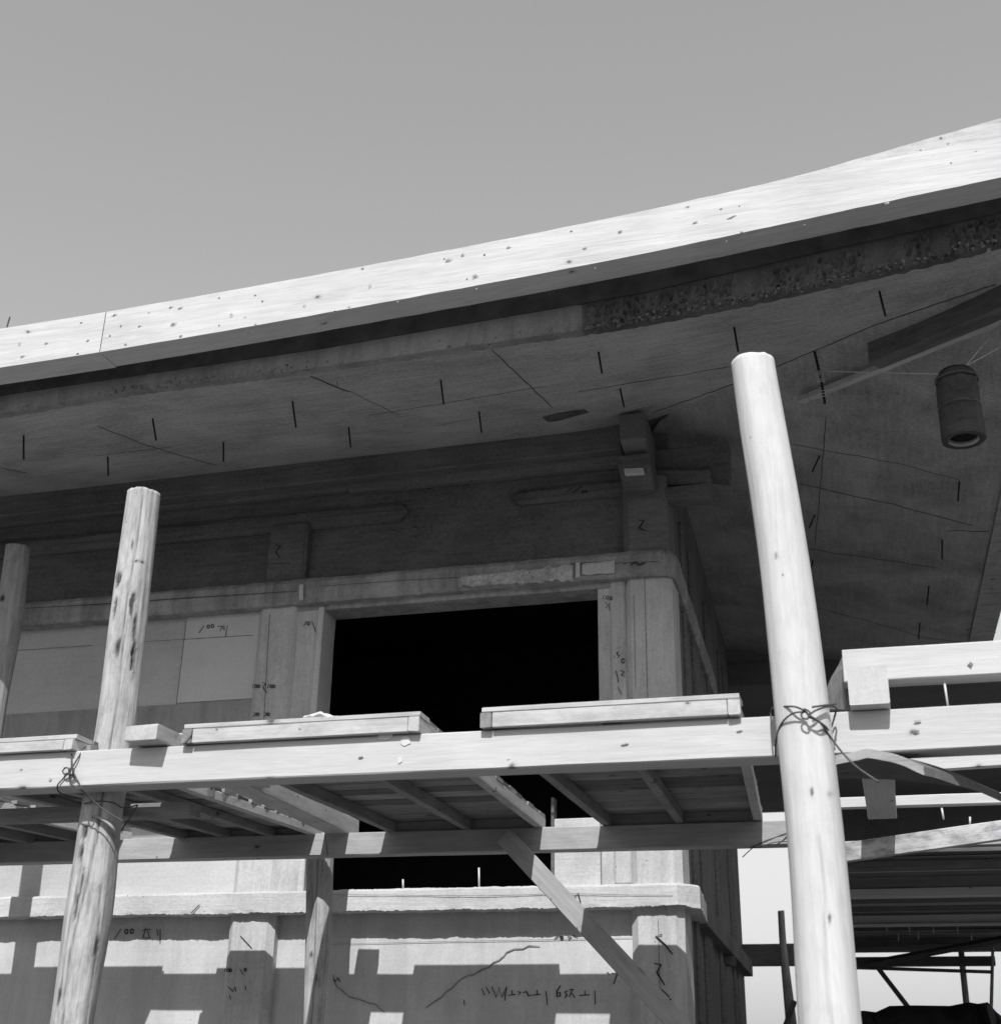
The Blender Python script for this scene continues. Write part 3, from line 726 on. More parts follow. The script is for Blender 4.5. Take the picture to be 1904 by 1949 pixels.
for s in ([(1222, 1445), (1216, 1465)], loop(1235, 1455, 6, 8), loop(1250, 1456, 6, 8), [(1300, 1448), (1320, 1480)], loop(1330, 1452, 6, 8), [(1238, 1545), (1262, 1570), (1275, 1545), (1280, 1572)], [(1330, 1540), (1332, 1565)], [(1245, 1590), (1250, 1615)], [(1303, 1268), (1365, 1335)]):
    mk(s, 6.995, col_l, .006, c7)
CRK = plain('damp_line', .22, .95, .1, .3, 30)
# hairline pour lines and the crack with its damp patch on the lower wall
mk([(20, 1315), (640, 1300), (1240, 1290), (1900, 1275)], YW - 0.004, B, .002, c8, SEAM)
mk([(1180, 1325), (1120, 1322), (1090, 1338), (1040, 1340), (1000, 1358), (985, 1378), (960, 1400), (930, 1412), (905, 1440), (870, 1450), (820, 1480), (790, 1484), (750, 1505), (700, 1556), (672, 1572), (650, 1600), (600, 1632), (560, 1660)], YW - 0.0035, B, .006, c8, CRK, 'damp_crack')
mk([(60, 1480), (66, 1520), (84, 1548), (120, 1575), (150, 1602), (200, 1612), (255, 1634), (292, 1640), (310, 1662), (340, 1680)], YW - 0.0035, B, .006, c8, CRK, 'damp_crack')
mk([(20, 1045), (900, 1052), (1300, 1040), (1900, 1050)], YL - 0.006, ledge, .0025, c8, SEAM)
# dowels standing on the ledge
for u, v0, v1 in ((767, 1674, 1692), (911.5, 1652, 1690)):
    p = at(u, v1, y=7.02); q = at(u - 0.5, v0, y=7.02); tube('dowel_rod', [p, q], .006, NAIL, B, 6, 1)

# ------------------------------------------------------------------ fascia timbers at the eave
def fascia(name, top, bot, Y, th, mat, label, depthjit=0.001):
    n = 60; verts, faces = [], []
    def ip(tab, u):
        for (a, b2), (c, d) in zip(tab, tab[1:]):
            if u <= c: return b2 + (d - b2) * (u - a) / (c - a)
        return tab[-1][1]
    u0, u1 = bot[0][0], bot[-1][0]
    for i in range(n + 1):
        u = u0 + (u1 - u0) * i / n
        t = at(u, ip(top, u), y=Y); b2 = at(u, ip(bot, u), y=Y)
        q = noise.noise(Vector((u * 0.02, 1, Y))) * 0.0025
        X = b2.x
        for (yy, zz) in ((Y, b2.z + q), (Y, t.z + q), (Y + th, t.z + q), (Y + th, b2.z + 0.004 + q)): verts.append((X, yy, zz))
    for i in range(n):
        a = i * 4
        for j in range(4): faces.append((a + j, a + (j + 1) % 4, a + 4 + (j + 1) % 4, a + 4 + j))
    faces.append((3, 2, 1, 0)); e = n * 4; faces.append((e, e + 1, e + 2, e + 3))
    o = mesh_obj(name, verts, faces, mat); return tag(o, label, 'board', 'fascia boards along the eave')
FT = [(-900, 745), (-400, 680), (0, 628), (190, 596), (612, 522), (1225, 404), (1582, 319), (1892, 263), (2150, 216)]
FB = [(-900, 823), (-400, 758), (0, 700), (190, 672), (612, 597), (1225, 485), (1582, 405), (1892, 340), (2150, 285)]
def cut(tab, a, b2):
    def ip(u):
        for (p, q), (c, d) in zip(tab, tab[1:]):
            if u <= c: return q + (d - q) * (u - p) / (c - p)
    n = 24; return [(a + (b2 - a) * i / n, ip(a + (b2 - a) * i / n)) for i in range(n + 1)]
def smooth(tab):
    for _ in range(3): tab = [tab[0]] + [(tab[i][0], (tab[i - 1][1] + 2 * tab[i][1] + tab[i + 1][1]) / 4) for i in range(1, len(tab) - 1)] + [tab[-1]]
    return tab
ft = smooth(cut(FT, -900, 2150)); fb = smooth(cut(FB, -900, 2150))
fascia('fascia_board', cut(ft, -900, 188.6), cut(fb, -900, 188.6), 5.0, 0.165, WOOD_F, 'pale knotty fascia board left of the joint on the eave, against the sky')
fascia('fascia_board', cut(ft, 190.4, 2150), cut(fb, 190.4, 2150), 5.003, 0.155, WOOD_F, 'long pale fascia board rising to the right along the eave edge')
fascia('top_board', [(1225, 408), (1560, 323), (1760, 266), (1892, 229), (2150, 160)], [(1225, 420), (1582, 335), (1892, 280), (2150, 232)], 5.05, 0.03, WOOD_S,
       'thin tapering board showing above the fascia board at the top right')
tube('wire_stub', [at(13, 630, y=5.05), at(14, 620, y=5.05), at(19, 603, y=5.04)], .004, WIRE)
tag(bpy.data.objects['wire_stub'], 'short dark wire sticking up from the far left end of the eave', 'wire')

KNOT = plain('timber_knot', .20, .8, .2, .5, 60)
KNOT2 = plain('pale_knot', .40, .8, .2, .3, 60)
def knot(par, u, v, Y, rx, ry, mat=KNOT, name='knot'):
    c = at(u, v, y=Y); k_ = (at(u + 1, v, y=Y) - c).length; n = 12; ph = random.uniform(0, 9)
    vs = []
    for i in range(n):
        a = 2 * math.pi * i / n; f_ = 1 + .45 * noise.noise(Vector((math.cos(a) * 1.5 + ph, math.sin(a) * 1.5, u)))
        vs.append(c + Vector((math.cos(a) * rx * k_ * f_, 0, (math.sin(a) * ry + math.cos(a) * rx * .15) * k_ * f_)))
    vs += [q + Vector((0, .002, 0)) for q in vs]
    mesh_obj(name, vs, [tuple(range(n))] + [(i, i + n, (i + 1) % n + n, (i + 1) % n) for i in range(n)] + [tuple(range(n, 2 * n))[::-1]], mat, par)
fbs = [o for o in scene.objects if o.name.startswith('fascia_board')]
fL, fR = sorted(fbs, key=lambda o: o.location.x)
cA1 = (0, 501.1, .3509); cA2 = (612.5, 389.8, .3509); cA3 = (1224.9, 194.9, .3568); random.seed(5)
for cv, lst in ((cA1, ((680, 440), (978, 395), (1187, 337), (1385, 333), (1187, 187), (1383, 173), (655, 340), (595, 393), (440, 322), (420, 490), (475, 420), (1812, 262), (1422, 205))),
                (cA2, ((220, 345), (410, 525), (785, 402), (662, 292), (838, 455), (1480, 342), (68, 580), (880, 270), (1350, 143))),
                (cA3, ((508, 552), (410, 568), (520, 692), (855, 652), (440, 740), (1620, 220), (1637, 322), (1475, 253)))):
    for (x_, y_) in lst:
        u, v = cv[0] + cv[2] * x_, cv[1] + cv[2] * y_; L_ = u < 189
        knot(fL if L_ else fR, u, v, 4.9985 if L_ else 5.0015, random.uniform(1.6, 2.6), random.uniform(1.3, 2.2), KNOT, 'nail_hole')
for cv, lst in ((cA1, ((620, 280, 5, 2.5), (940, 330, 6, 4), (250, 433, 3.5, 2), (120, 505, 4, 2.4), (1252, 283, 3, 4), (975, 243, 5, 2), (105, 437, 3, 3), (755, 340, 3.5, 2), (925, 238, 4, 2), (1650, 230, 3, 3))),
                (cA2, ((830, 388, 6, 5), (1012, 230, 5, 2.6), (762, 272, 4, 4), (1615, 145, 5, 4), (1423, 235, 5, 3), (685, 300, 7, 4), (258, 440, 3, 4))),
                (cA3, ((460, 615, 8, 2), (475, 607, 5, 1.5), (272, 640, 5, 3), (1295, 537, 5, 2.5)))):
    for (x_, y_, rx, ry) in lst:
        u, v = cv[0] + cv[2] * x_, cv[1] + cv[2] * y_; L_ = u < 189; Yk = 4.9985 if L_ else 5.0015
        knot(fL if L_ else fR, u, v, Yk, rx, ry, KNOT2)
        if rx > 3.2: knot(fL if L_ else fR, u - .4, v + .3, Yk - .0012, rx * .45, ry * .5, KNOT)
# long battens under the hip at the right
def onsoff(pts, dz, name, mat, parent=None, th=0.05):
    top = [hit(u, v) for u, v in pts]
    lo = [q + Vector((0, 0, -dz)) for q in top]
    return top, lo
def bar_on(name, A, B2, wpx, drop, mat, parent=None, lab=None, w=0.05, h=0.05, cat='timber'):
    a = hit(*A, drop); b2 = hit(*B2, drop)
    o = timber(name, a, b2, w, h, mat, parent)
    if lab: tag(o, lab, cat)
    return o
a = hit(1663, 672, 0.07); b = hit(1930, 560, 0.07)
hb = timber('boxed_beam', a, b, 0.10, 0.15, WOOD_D); tag(hb, 'dark boxed formwork beam under the hip at the upper right', 'beam')
a = hit(1522, 762, 0.09); b = hit(1925, 600, 0.16)
hp = timber('long_batten', a, b, 0.045, 0.035, WOOD_S); tag(hp, 'long thin batten slanting up right below the hip, wired to a rod', 'batten')
hr = tube('hook_rod', [hit(1549, 668, -.02), at(1556, 698, y=hit(1549, 668).y - .02), at(1563, 730, y=hit(1549, 668).y - .04), at(1569, 768, y=hit(1549, 668).y - .06)], .007, REBAR)
tag(hr, 'dark steel rod bound with wire near the hip, beside the tall pole top', 'rod')
yr = hit(1549, 668).y - .05
for (v0, v1, tilt) in ((705, 715, 1), (718, 727, 1), (745, 760, 1)):
    cpt = at(1559 + (v0 - 705) * 0.14, (v0 + v1) / 2, y=yr); pts = []
    for k in range(25):
        an = k / 24 * 2 * math.pi * 3; pts.append(cpt + Vector((0.018 * math.cos(an) * random.uniform(.8, 1.3), 0.014 * math.sin(an), -0.02 + 0.04 * k / 24 * (v1 - v0) / 12 + 0.006 * math.sin(an))))
    o = tube('wire_winding', pts, .0022, WIRE_L, hr, 5, 2)

# hanging tub
YT = 5.9
tt, tb = at(1818, 712, y=YT), at(1833, 838, y=YT)
ax = (tb - tt).normalized(); tub = empty('hanging_tub', tt, 'dark ribbed staved tub hanging on strings, open end down, at the upper right', 'tub')
e1 = ax.orthogonal().normalized(); e2 = ax.cross(e1); rt = (at(1862, 780, y=YT) - at(1781, 780, y=YT)).length / 2
def lathe(name, prof, mat, parent, seg=48, ribs=0.0, smoothf=True, wob=0.0):
    verts, faces = [], []
    for (s, r_) in prof:
        for k in range(seg):
            an = 2 * math.pi * k / seg; rr = r_ * (1 + ribs * (1 if (k % 4 == 0) else 0)) + wob * noise.noise(Vector((math.cos(an) * 2, math.sin(an) * 2, s * 8)))
            verts.append(tt + ax * s + e1 * math.cos(an) * rr + e2 * math.sin(an) * rr)
    for i in range(len(prof) - 1):
        for k in range(seg): faces.append((i * seg + k, i * seg + (k + 1) % seg, (i + 1) * seg + (k + 1) % seg, (i + 1) * seg + k))
    o = mesh_obj(name, verts, faces, mat, parent, smooth=smoothf)
    bm = bmesh.new(); bm.from_mesh(o.data); bmesh.ops.recalc_face_normals(bm, faces=bm.faces); bm.to_mesh(o.data); bm.free(); return o
Lt = (tb - tt).length
lathe('stave_wall', [(0.0, 0.02), (-0.006, rt * .72), (0.0, rt * .84), (0.02, rt * .93), (Lt * .25, rt * .98), (Lt * .5, rt * 1.0), (Lt * .8, rt * 1.02), (Lt * .97, rt * 1.04), (Lt, rt * 1.02), (Lt + .004, rt * .9),
                     (Lt, rt * .74), (Lt * .9, rt * .72), (Lt * .3, rt * .7), (Lt * .28, 0.01)], TUBM, tub, 64, 0.018, False, 0.006)
for s in (0.10, 0.52):
    lathe('hoop', [(Lt * s - .008, rt * 1.0), (Lt * s - .008, rt * 1.035), (Lt * s + .008, rt * 1.04), (Lt * s + .008, rt * 1.0)], WIRE, tub, 48, 0, True, 0.004)
# pale ring inside the mouth: sunlight on the lip put into the colour
verts = []; faces = []
ks = list(range(13))
for k in ks:
    an = math.pi * (0.18 + 0.64 * k / 12)
    d_ = (e2 * math.cos(an) * 1.0); 
lathe('rope_ring', [(-.004, rt * .74), (-.012, rt * .78), (-.004, rt * .84)], WIRE, tub, 32)
lathe('sunlit_lip', [(Lt * .995, rt * .735), (Lt * .93, rt * .715), (Lt * .93, rt * .70), (Lt * .995, rt * .725)], plain('lip_sunlight', .8, .7, .2, .05), tub, 48)
st = tube('hanging_string', [tt + Vector((-.03, 0, 0)), at(1798, 712, y=YT), at(1700, 710, y=(YT + yr) / 2), at(1562, 706, y=yr)], .0028, WIRE_L); tag(st, 'pale string running left from the hanging tub to the wired rod', 'string')
for (u, v) in ((1912, 606), (1912, 655)):
    st = tube('hanging_string', [tt + Vector((0, 0, 0.005)), at(1835, 698, y=YT), at(u, v, y=YT + .1)], .003, WIRE_L)
    tag(st, 'pale string from the tub up to the right, ' + ('upper of the two' if v < 650 else 'lower of the two'), 'string')

# ------------------------------------------------------------------ scaffold poles
def pole(name, rows, Y, mat, label, cracks=(), knots=(), seed=0, group='scaffold poles', bumps=0.003, seg=72, base_extend=True, dark=None):
    pts = []
    for v, xl, xr in rows:
        c = at((xl + xr) / 2, v, y=Y); r_ = (at(xr, v, y=Y) - at(xl, v, y=Y)).length / 2 * 0.985
        pts.append((c, r_))
    if base_extend and pts[-1][0].z > 0.05:
        a, b2 = pts[max(-3, -len(pts))][0], pts[-1][0]; d = (b2 - a) / (b2.z - a.z); c = b2 - d * b2.z * 1.0
        c = Vector((b2.x - d.x * b2.z, Y, -0.05)); pts.append((c, pts[-1][1] * 1.15))
    P = []
    for i in range(len(pts) - 1):
        n = max(2, int(abs(pts[i][0].z - pts[i + 1][0].z) / 0.012)) if pts[i][0].z > 1.7 else 20
        for k in range(n): P.append((pts[i][0].lerp(pts[i + 1][0], k / n), pts[i][1] + (pts[i + 1][1] - pts[i][1]) * k / n))
    P.append(pts[-1])
    # smooth
    for _ in range(60):
        P = [P[0]] + [((P[i - 1][0] + P[i][0] * 2 + P[i + 1][0]) / 4, (P[i - 1][1] + 2 * P[i][1] + P[i + 1][1]) / 4) for i in range(1, len(P) - 1)] + [P[-1]]
    top = P[0][0].copy(); verts, faces, cols = [], [], []
    for i, (c, r_) in enumerate(P):
        for k in range(seg):
            an = 2 * math.pi * k / seg; dx, dy = math.cos(an), math.sin(an)
            q = noise.noise(Vector((dx * 1.1 + seed, dy * 1.1, c.z * 1.3))) * bumps * 2.2 + noise.noise(Vector((dx * 4 + seed, dy * 4, c.z * 2.0))) * bumps
            rr = r_ + q; tone = 1.0
            for (a0, wv, z0, z1, dep) in cracks:
                if z0 < c.z < z1:
                    aa = a0 + wv * noise.noise(Vector((seed, c.z * 2.5, a0))); dd = abs((an - aa + math.pi) % (2 * math.pi) - math.pi)
                    ww = 0.05
                    if dd < ww * 1.8: rr -= dep * max(0, 1 - dd / (ww * 1.8)); tone *= 1 - (0.65 if dep > .002 else .3) * (1 - min(1, dd / (ww * 1.5)))
            for (ka, kz, kw, kh, dep) in knots:
                da = ((an - ka + math.pi) % (2 * math.pi) - math.pi) / kw; dz_ = (c.z - kz) / kh; d2 = da * da + dz_ * dz_ + 0.9 * noise.noise(Vector((an * 6, c.z * 22, seed))) + 0.5 * noise.noise(Vector((an * 20, c.z * 60, seed)))
                if d2 < 1: rr -= dep * (1 - d2); tone *= 0.12 + 0.4 * max(0, d2)
                elif d2 < 2.4: rr += abs(dep) * 0.3 * (2.4 - d2) / 1.4; tone *= 0.86
            if dark and dark[0] < c.z < dark[1]:
                w_ = noise.noise(Vector((dx * 3 + seed, dy * 3, c.z * 4))); tone *= (0.62 if w_ > 0.12 else 1)
            zz = c.z + (0.006 * noise.noise(Vector((dx * 3, dy * 3, seed))) if i == 0 else 0)
            verts.append((c.x + dx * rr, c.y + dy * rr, zz)); cols.append(tone)
    n = len(P)
    for i in range(n - 1):
        for k in range(seg): faces.append((i * seg + (k + 1) % seg, i * seg + k, (i + 1) * seg + k, (i + 1) * seg + (k + 1) % seg))
    c0 = len(verts); verts.append((top.x, top.y, top.z + 0.002)); cols.append(0.9)
    for k in range(seg): faces.append((c0, k, (k + 1) % seg))
    o = mesh_obj(name, verts, faces, mat, None, smooth=True)
    # bring local X (the grain axis) onto the pole's length
    Rm = Matrix(((0, 0, 1), (0, 1, 0), (-1, 0, 0))).to_4x4()
    o.data.transform(Rm.inverted() if False else Matrix(((0, 0, 1, 0), (0, 1, 0, 0), (-1, 0, 0, 0), (0, 0, 0, 1))))
    o.matrix_basis = o.matrix_basis @ Matrix(((0, 0, -1, 0), (0, 1, 0, 0), (1, 0, 0, 0), (0, 0, 0, 1)))
    ca = o.data.color_attributes.new('bark', 'FLOAT_COLOR', 'POINT')
    for i, t_ in enumerate(cols): ca.data[i].color = (t_, t_, t_, 1)
    return tag(o, label, 'pole', group)

pr_rows = [(690, 1391, 1472), (760, 1399, 1485), (835, 1409.5, 1500), (946.6, 1427, 1520), (1076.6, 1444, 1541), (1243.8, 1462, 1565), (1387, 1475, 1582), (1602, 1496, 1608), (1760, 1508, 1624), (1933, 1517, 1640)]
pole('scaffold_pole', pr_rows, 4.375, POLE, 'thick pale peeled pole standing tall in front of the beam at the right',
     cracks=((-1.45, 0.2, 0.0, 2.35, 0.0012),), knots=((-1.5, at(1535, 1510, y=4.3).z, 0.06, 0.012, 0.002), (-1.3, at(1562, 1750, y=4.3).z, 0.05, 0.014, 0.001), (-1.8, at(1470, 1060, y=4.3).z, 0.04, 0.01, 0.001)), seed=3, bumps=0.0022)
pl_rows = [(940, 246, 301), (1087, 225.5, 285), (1189, 211, 275), (1312, 197, 259), (1378.6, 189.5, 252), (1561, 155, 223), (1641.6, 145, 218), (1743, 127, 208), (1947, 102, 175)]
zz = lambda v: at(240, v, y=4.6).z
pole('scaffold_pole', pl_rows, 4.668, POLE_R, 'cracked knotty pole with dark bark scars behind the beam at the left',
     cracks=((-1.13, 0.22, 2.45, 4.2, 0.006), (-1.35, 0.5, 0.3, 2.45, 0.004), (-0.5, 0.3, 0.3, 2.3, 0.003), (-1.75, 0.3, 1.9, 2.5, 0.004)),
     knots=((-1.93, zz(1103), .20, .034, .010), (-0.91, zz(1150), .13, .050, .012), (-1.40, zz(1232), .15, .034, .009), (-0.47, zz(1245), .16, .070, .012), (-0.6, zz(1192), .10, .050, .008), (-1.85, zz(1155), .09, .05, .006),
            (-1.70, zz(1582), .20, .03, .009), (-1.78, zz(1620), .12, .03, .006), (-1.5, zz(1680), .07, .06, .005), (-1.6, zz(1725), .07, .06, .006), (-0.5, zz(1800), .14, .04, .005), (-1.9, zz(1900), .10, .03, .004), (-1.3, zz(1040), .06, .02, .003)), seed=11, bumps=0.004)
pole('scaffold_pole', [(1042, 14, 53), (1172, -4, 40), (1343, -32, 9), (1949, -125, -76)], 6.31, POLE_D, 'slender shaded pole with thin branch scars at the far left edge',
     knots=((-1.7, at(20, 1170, y=6.5).z, .25, .02, .005),), cracks=(), seed=23, bumps=0.003)
pole('short_prop', [(1425, 606, 652), (1640, 584, 633), (1750, 584, 630), (1949, 578, 614)], 6.62, POLE_R, 'weathered prop standing against the back of the rear ledger left of the window', knots=((-1.7, at(600, 1816, y=6.5).z, .2, .014, .004), (-1.1, at(600, 1860, y=6.5).z, .1, .03, .003)), cracks=((-1.4, .2, 0, 2.7, .003),), seed=31, bumps=.002)

# ------------------------------------------------------------------ main beams
def T(o, lab, cat='timber', grp=None): return tag(o, lab, cat, grp)
fb1 = timber('front_beam', (-5.2, 4.53, 2.7262), (-0.17, 4.53, 2.7162), 0.12, 0.141, WOOD, jit=0.0022, bev=0.005)
T(fb1, 'long thick pale squared beam crossing in front of the window, tied to the left pole', 'beam', 'front scaffold beams')
fb2 = timber('front_beam', (-0.155, 4.533, 2.7185), (2.2, 4.533, 2.728), 0.12, 0.144, WOOD, jit=0.0022, bev=0.005)
T(fb2, 'pale squared beam continuing to the right of the tall pole, carrying the cut block', 'beam', 'front scaffold beams')
rb = timber('rear_ledger', (-6.2, 6.415, 2.755), (at(1545, 1590, y=6.415).x, 6.415, 2.731), 0.09, 0.112, WOOD_L, jit=0.0018)
T(rb, 'long thinner ledger close to the wall below the decks, striped by sun and shade', 'beam')
for (u, v, rx, ry, o_) in ((1188, 1417, 7, 1.6, fb1), (686, 1441.6, 5, 1.6, fb1), (95, 1483, 2.6, 2.6, fb1), (1406, 1392, 6, 1.5, fb1), (1745, 1372, 7, 2, fb2), (1743, 1392, 6, 1.8, fb2)):
    knot(o_, u, v, 4.466, rx, ry, KNOT if ry < 1.9 else KNOT2)
SPL = plain('thin_cement_splash', .60, .9, .2, .08, 30)
for (u, v, rx, ry) in ((733, 1400, 14, 8), (771, 1411, 9, 9), (760, 1447, 4, 6)):
    knot(fb1, u, v, 4.4672, rx, ry, SPL, 'cement_splash')
# second timber behind the left pole
sb = timber('short_ledger', (-5.2, 4.80, 2.615), (at(372, 1538, y=4.80).x, 4.80, 2.612), 0.09, 0.052, WOOD_D2); T(sb, 'dark shaded ledger end just behind the left pole under the beam', 'beam')
# big splashed timber in the gap between the left decks
A_ = Vector((at(652, 1560, y=6.42).x, 6.50, 2.838)); B_ = Vector((at(652, 1560, y=6.42).x - 0.02, 4.62, 2.838))
gp = timber('splashed_timber', B_, A_, 0.125, 0.088, WOOD_S, jit=.003, chip=.05); T(gp, 'heavy timber splashed with cement between the two left decks', 'timber')
# ------------------------------------------------------------------ decks (formwork panels)
def deck(label, uf0, uf1, ur0, ur1, ribs_u, zt=2.865, mat=WOOD_S, yf=4.44, yr=6.44, under=WOOD_D2, h=0.075, lipf=True, seed=0):
    """front edge pixels at yf, rear edge pixels at ledger front"""
    x0, x1 = at(uf0, 1400, y=yf).x, at(uf1, 1390, y=yf).x
    xr0, xr1 = at(ur0, 1590, y=6.37).x, at(ur1, 1580, y=6.37).x
    D = empty('formwork_panel', ((x0 + x1) / 2, yf, 2.79), label, 'deck panel', 'formwork panels laid as decks')
    def X(s, y):                                     # s 0..1 across, y depth
        f = (y - yf) / (6.37 - yf); return (x0 + (xr0 - x0) * f) * (1 - s) + (x1 + (xr1 - x1) * f) * s
    zb = 2.792; random.seed(100 + seed)
    n = 17; pw = (yr - yf) / n
    for k in range(n):
        y = yf + pw * (k + .5); dz_ = random.uniform(-.0015, .0015)
        e0, e1 = random.uniform(-.003, .006), random.uniform(-.006, .003)
        timber('plank', (X(0, y) + e0 - 0.0, y, zt - .009 + dz_), (X(1, y) + e1, y, zt - .009 + dz_), pw - random.uniform(.004, .011), .018, mat if k == 0 else random.choice((under, under, WOOD_O, WOOD_D)), D, jit=.0015, bev=.0025, seg=.25)
    hz = (zt - .019 + zb) / 2; hh = zt - .019 - zb
    for i, u in enumerate(ribs_u):
        xr = at(u, 1580, y=6.37).x; s = (xr - xr0) / (xr1 - xr0)
        s = min(max(s, .022 / (x1 - x0)), 1 - .022 / (x1 - x0))
        edge = i in (0, len(ribs_u) - 1)
        timber('rib', (X(s, yf + (.0 if edge else .05)), yf + (.0 if edge else .05), hz), (X(s, yr - .01), yr - .01, hz), .042, hh, WOOD_S if edge and i else under, D, jit=.002, bev=.003, chip=.06 if edge else 0)
    # front and rear rims between the end ribs
    wv = .046 / (x1 - x0)
    timber('rim_board', (X(wv, yf + .014), yf + .014, hz), (X(1 - wv, yf + .014), yf + .014, hz), .024, hh, mat, D, jit=.0012, bev=.002)
    timber('rim_board', (X(wv, yr - .03), yr - .03, hz), (X(1 - wv, yr - .03), yr - .03, hz), .03, hh, under, D, jit=.0012, bev=.002)
    return D
dA = deck('far left formwork panel, its front edge cut by the picture edge', -240, 143, 342, 600, (345, 430, 515, 598), seed=1, zt=2.852)
deck('formwork panel outside the left edge whose corner shows under the beam', -760, -390, -60, 237, (-50, 60, 150, 232), seed=2)
dB = deck('middle formwork panel left of the dark gap, with a lump of cement on top', 345, 797, 737, 1031, (742, 888, 1027), seed=3)
dC = deck('right formwork panel with clean front rim below the corner column', 912, 1411, 1146, 1450, (1150, 1293, 1446), seed=4)
DRIP = plain('dried_cement_drip', .30, .95, .1, .2, 20)
# cement drips down the outer rib of the far left deck
rib = [c for c in dA.children if c.name.startswith('rib')][-1]; random.seed(21)
rmi = rib.matrix_basis
for k in range(8):
    xl = -.85 + 0.13 * k + random.uniform(-.03, .03); w_ = random.uniform(.015, .035); L_ = random.uniform(.02, .045); n = 8; verts = []
    for i in range(n + 1):
        f_ = i / n; ww = w_ * (1 - 0.35 * f_) if i < n else w_ * .3
        for sg in (-1, 1):
            q = rmi @ Vector((xl + sg * ww + .006 * noise.noise(Vector((k * 9, f_ * 4, sg))), 0, .024 - L_ * f_)); verts.append((q.x + .0245, q.y, q.z))
    mesh_obj('cement_drip', verts, [(2 * i, 2 * i + 2, 2 * i + 3, 2 * i + 1) for i in range(n)], DRIP, rib)
# cement lump on the middle deck
bm = bmesh.new(); bmesh.ops.create_icosphere(bm, subdivisions=4, radius=1)
pc = at(611, 1366, y=4.5)
for v in bm.verts:
    v.co = Vector((v.co.x * .068, v.co.y * .05, v.co.z * .013)); v.co += noise.noise_vector(v.co * 30 + Vector((4, 4, 4))) * .012
o = bm_obj('cement_lump', bm, PLASTER, None, Matrix.Translation((pc.x, 4.5, 2.878)), True); tag(o, 'flattened lump of dried cement on the middle deck panel', 'cement')

# stub of plank lying over the front beam beside the left pole
o = hexa('plank_stub', [at(203, 1417, y=4.36), at(262, 1411, y=4.36), at(262, 1373, y=4.36), at(190, 1387, y=4.36),
                        Vector(at(203, 1417, y=4.36)) + Vector((.34, .62, .03)), Vector(at(262, 1411, y=4.36)) + Vector((.25, .62, .03)), Vector(at(262, 1373, y=4.36)) + Vector((.25, .62, .0)), Vector(at(190, 1387, y=4.36)) + Vector((.34, .62, .0))],
         WOOD_S, None, .003, 3, .004)
bpy.data.objects.remove(o)
A_ = Vector((-2.655, 4.388, 2.828)); B_ = Vector((-2.60, 5.3, 2.83))
o = timber('plank_stub', A_, B_, .145, .058, WOOD_S, jit=.004, chip=.10, bev=.004, seg=.03); T(o, 'short broken plank end sticking out over the beam beside the left pole', 'plank')

# ------------------------------------------------------------------ right side timbers
Tt = timber('cut_block_timber', (0.034, 4.405, 2.857), (0.055, 6.44, 2.857), .13, .128, WOOD, jit=.002, bev=.004)
T(Tt, 'square timber laid front to back, its sawn end overhanging the right beam', 'timber')
ub_ = timber('upper_timber', (-0.042, 4.625, 2.981), (1.9, 4.625, 2.975), .10, .118, WOOD, jit=.003)
T(ub_, 'pale squared timber lying on the sawn block above the right beam', 'timber')
o = tube('nail', [at(1796, 1297, y=4.6), at(1803, 1344, y=4.6)], .004, NAIL, ub_, 6, 1)
for (rx, ry) in ((6, 1.8), (2, 5), (3, 3)): knot(ub_, 1846, 1264, 4.571 - .001 * ry, rx, ry)
# skewed rough plate at its left end
def quadplate(name, pf, pb, mat, label, cat):
    o = hexa(name, pf + pb, mat, None, .003, 3, .004); return tag(o, label, cat)
q = [at(1604, 1243, y=4.66), at(1606, 1352, y=4.66), at(1562, 1352, y=4.9), at(1562, 1330, y=4.9)]
quadplate('rough_board', q, [p + Vector((.02, .02, 0)) for p in q], WOOD_O, 'rough edged shaded board leaning behind the tall pole at the timber end', 'board')
# further lit cross timbers
vb = tpx('cross_batten', (1590, 1518, 1538), (2000, 1505, 1526), 6.52, .05, WOOD); T(vb, 'sunlit cross batten seen just above the mottled plank at the right', 'timber', 'cross battens at the right')
for p0, p1 in (((1788, 1529), (1788, 1535)), ((1791, 1537), (1795, 1560)), ((1845, 1555), (1845, 1571))):
    tube('nail', [at(p0[0], p0[1], y=6.54), at(p1[0], p1[1], y=6.54)], .005, NAIL, vb, 6, 1)
vb2 = tpx('cross_batten', (1585, 1452, 1480), (2000, 1424, 1449), 6.6, .05, WOOD); T(vb2, 'sunlit cross batten showing as a wedge above the warped sheet', 'timber', 'cross battens at the right')
# warped sheet under the right beam
fr = [(1583, 1452), (1615, 1436), (1650, 1424), (1692, 1432), (1722, 1446), (1745, 1460)]
bk = [(1600, 1478), (1650, 1474), (1720, 1478), (1790, 1486), (1860, 1500), (1925, 1520)]
tp = [(1583, 1452), (1615, 1436), (1650, 1424), (1692, 1428), (1730, 1442), (1760, 1452)]
rows = []
FR = [at(u, v, y=4.43) for u, v in ((1570, 1462), (1612, 1451), (1650, 1442), (1692, 1450), (1726, 1461), (1758, 1476))]
BK = [at(u, v, y=4.85) for u, v in ((1560, 1486), (1625, 1482), (1700, 1484), (1790, 1492), (1862, 1506), (1945, 1545))]
for j in range(13):
    f_ = j / 12; row = []
    for k in range(26):
        g_ = k / 25 * 5; i = min(4, int(g_)); t_ = g_ - i
        a = FR[i].lerp(FR[i + 1], t_); b2 = BK[i].lerp(BK[i + 1], t_)
        row.append(a.lerp(b2, f_) + Vector((0, 0, 0.012 * math.sin(f_ * 3.1) + .004 * noise.noise(Vector((k * .2, j * .4, 0))))))
    rows.append(row)
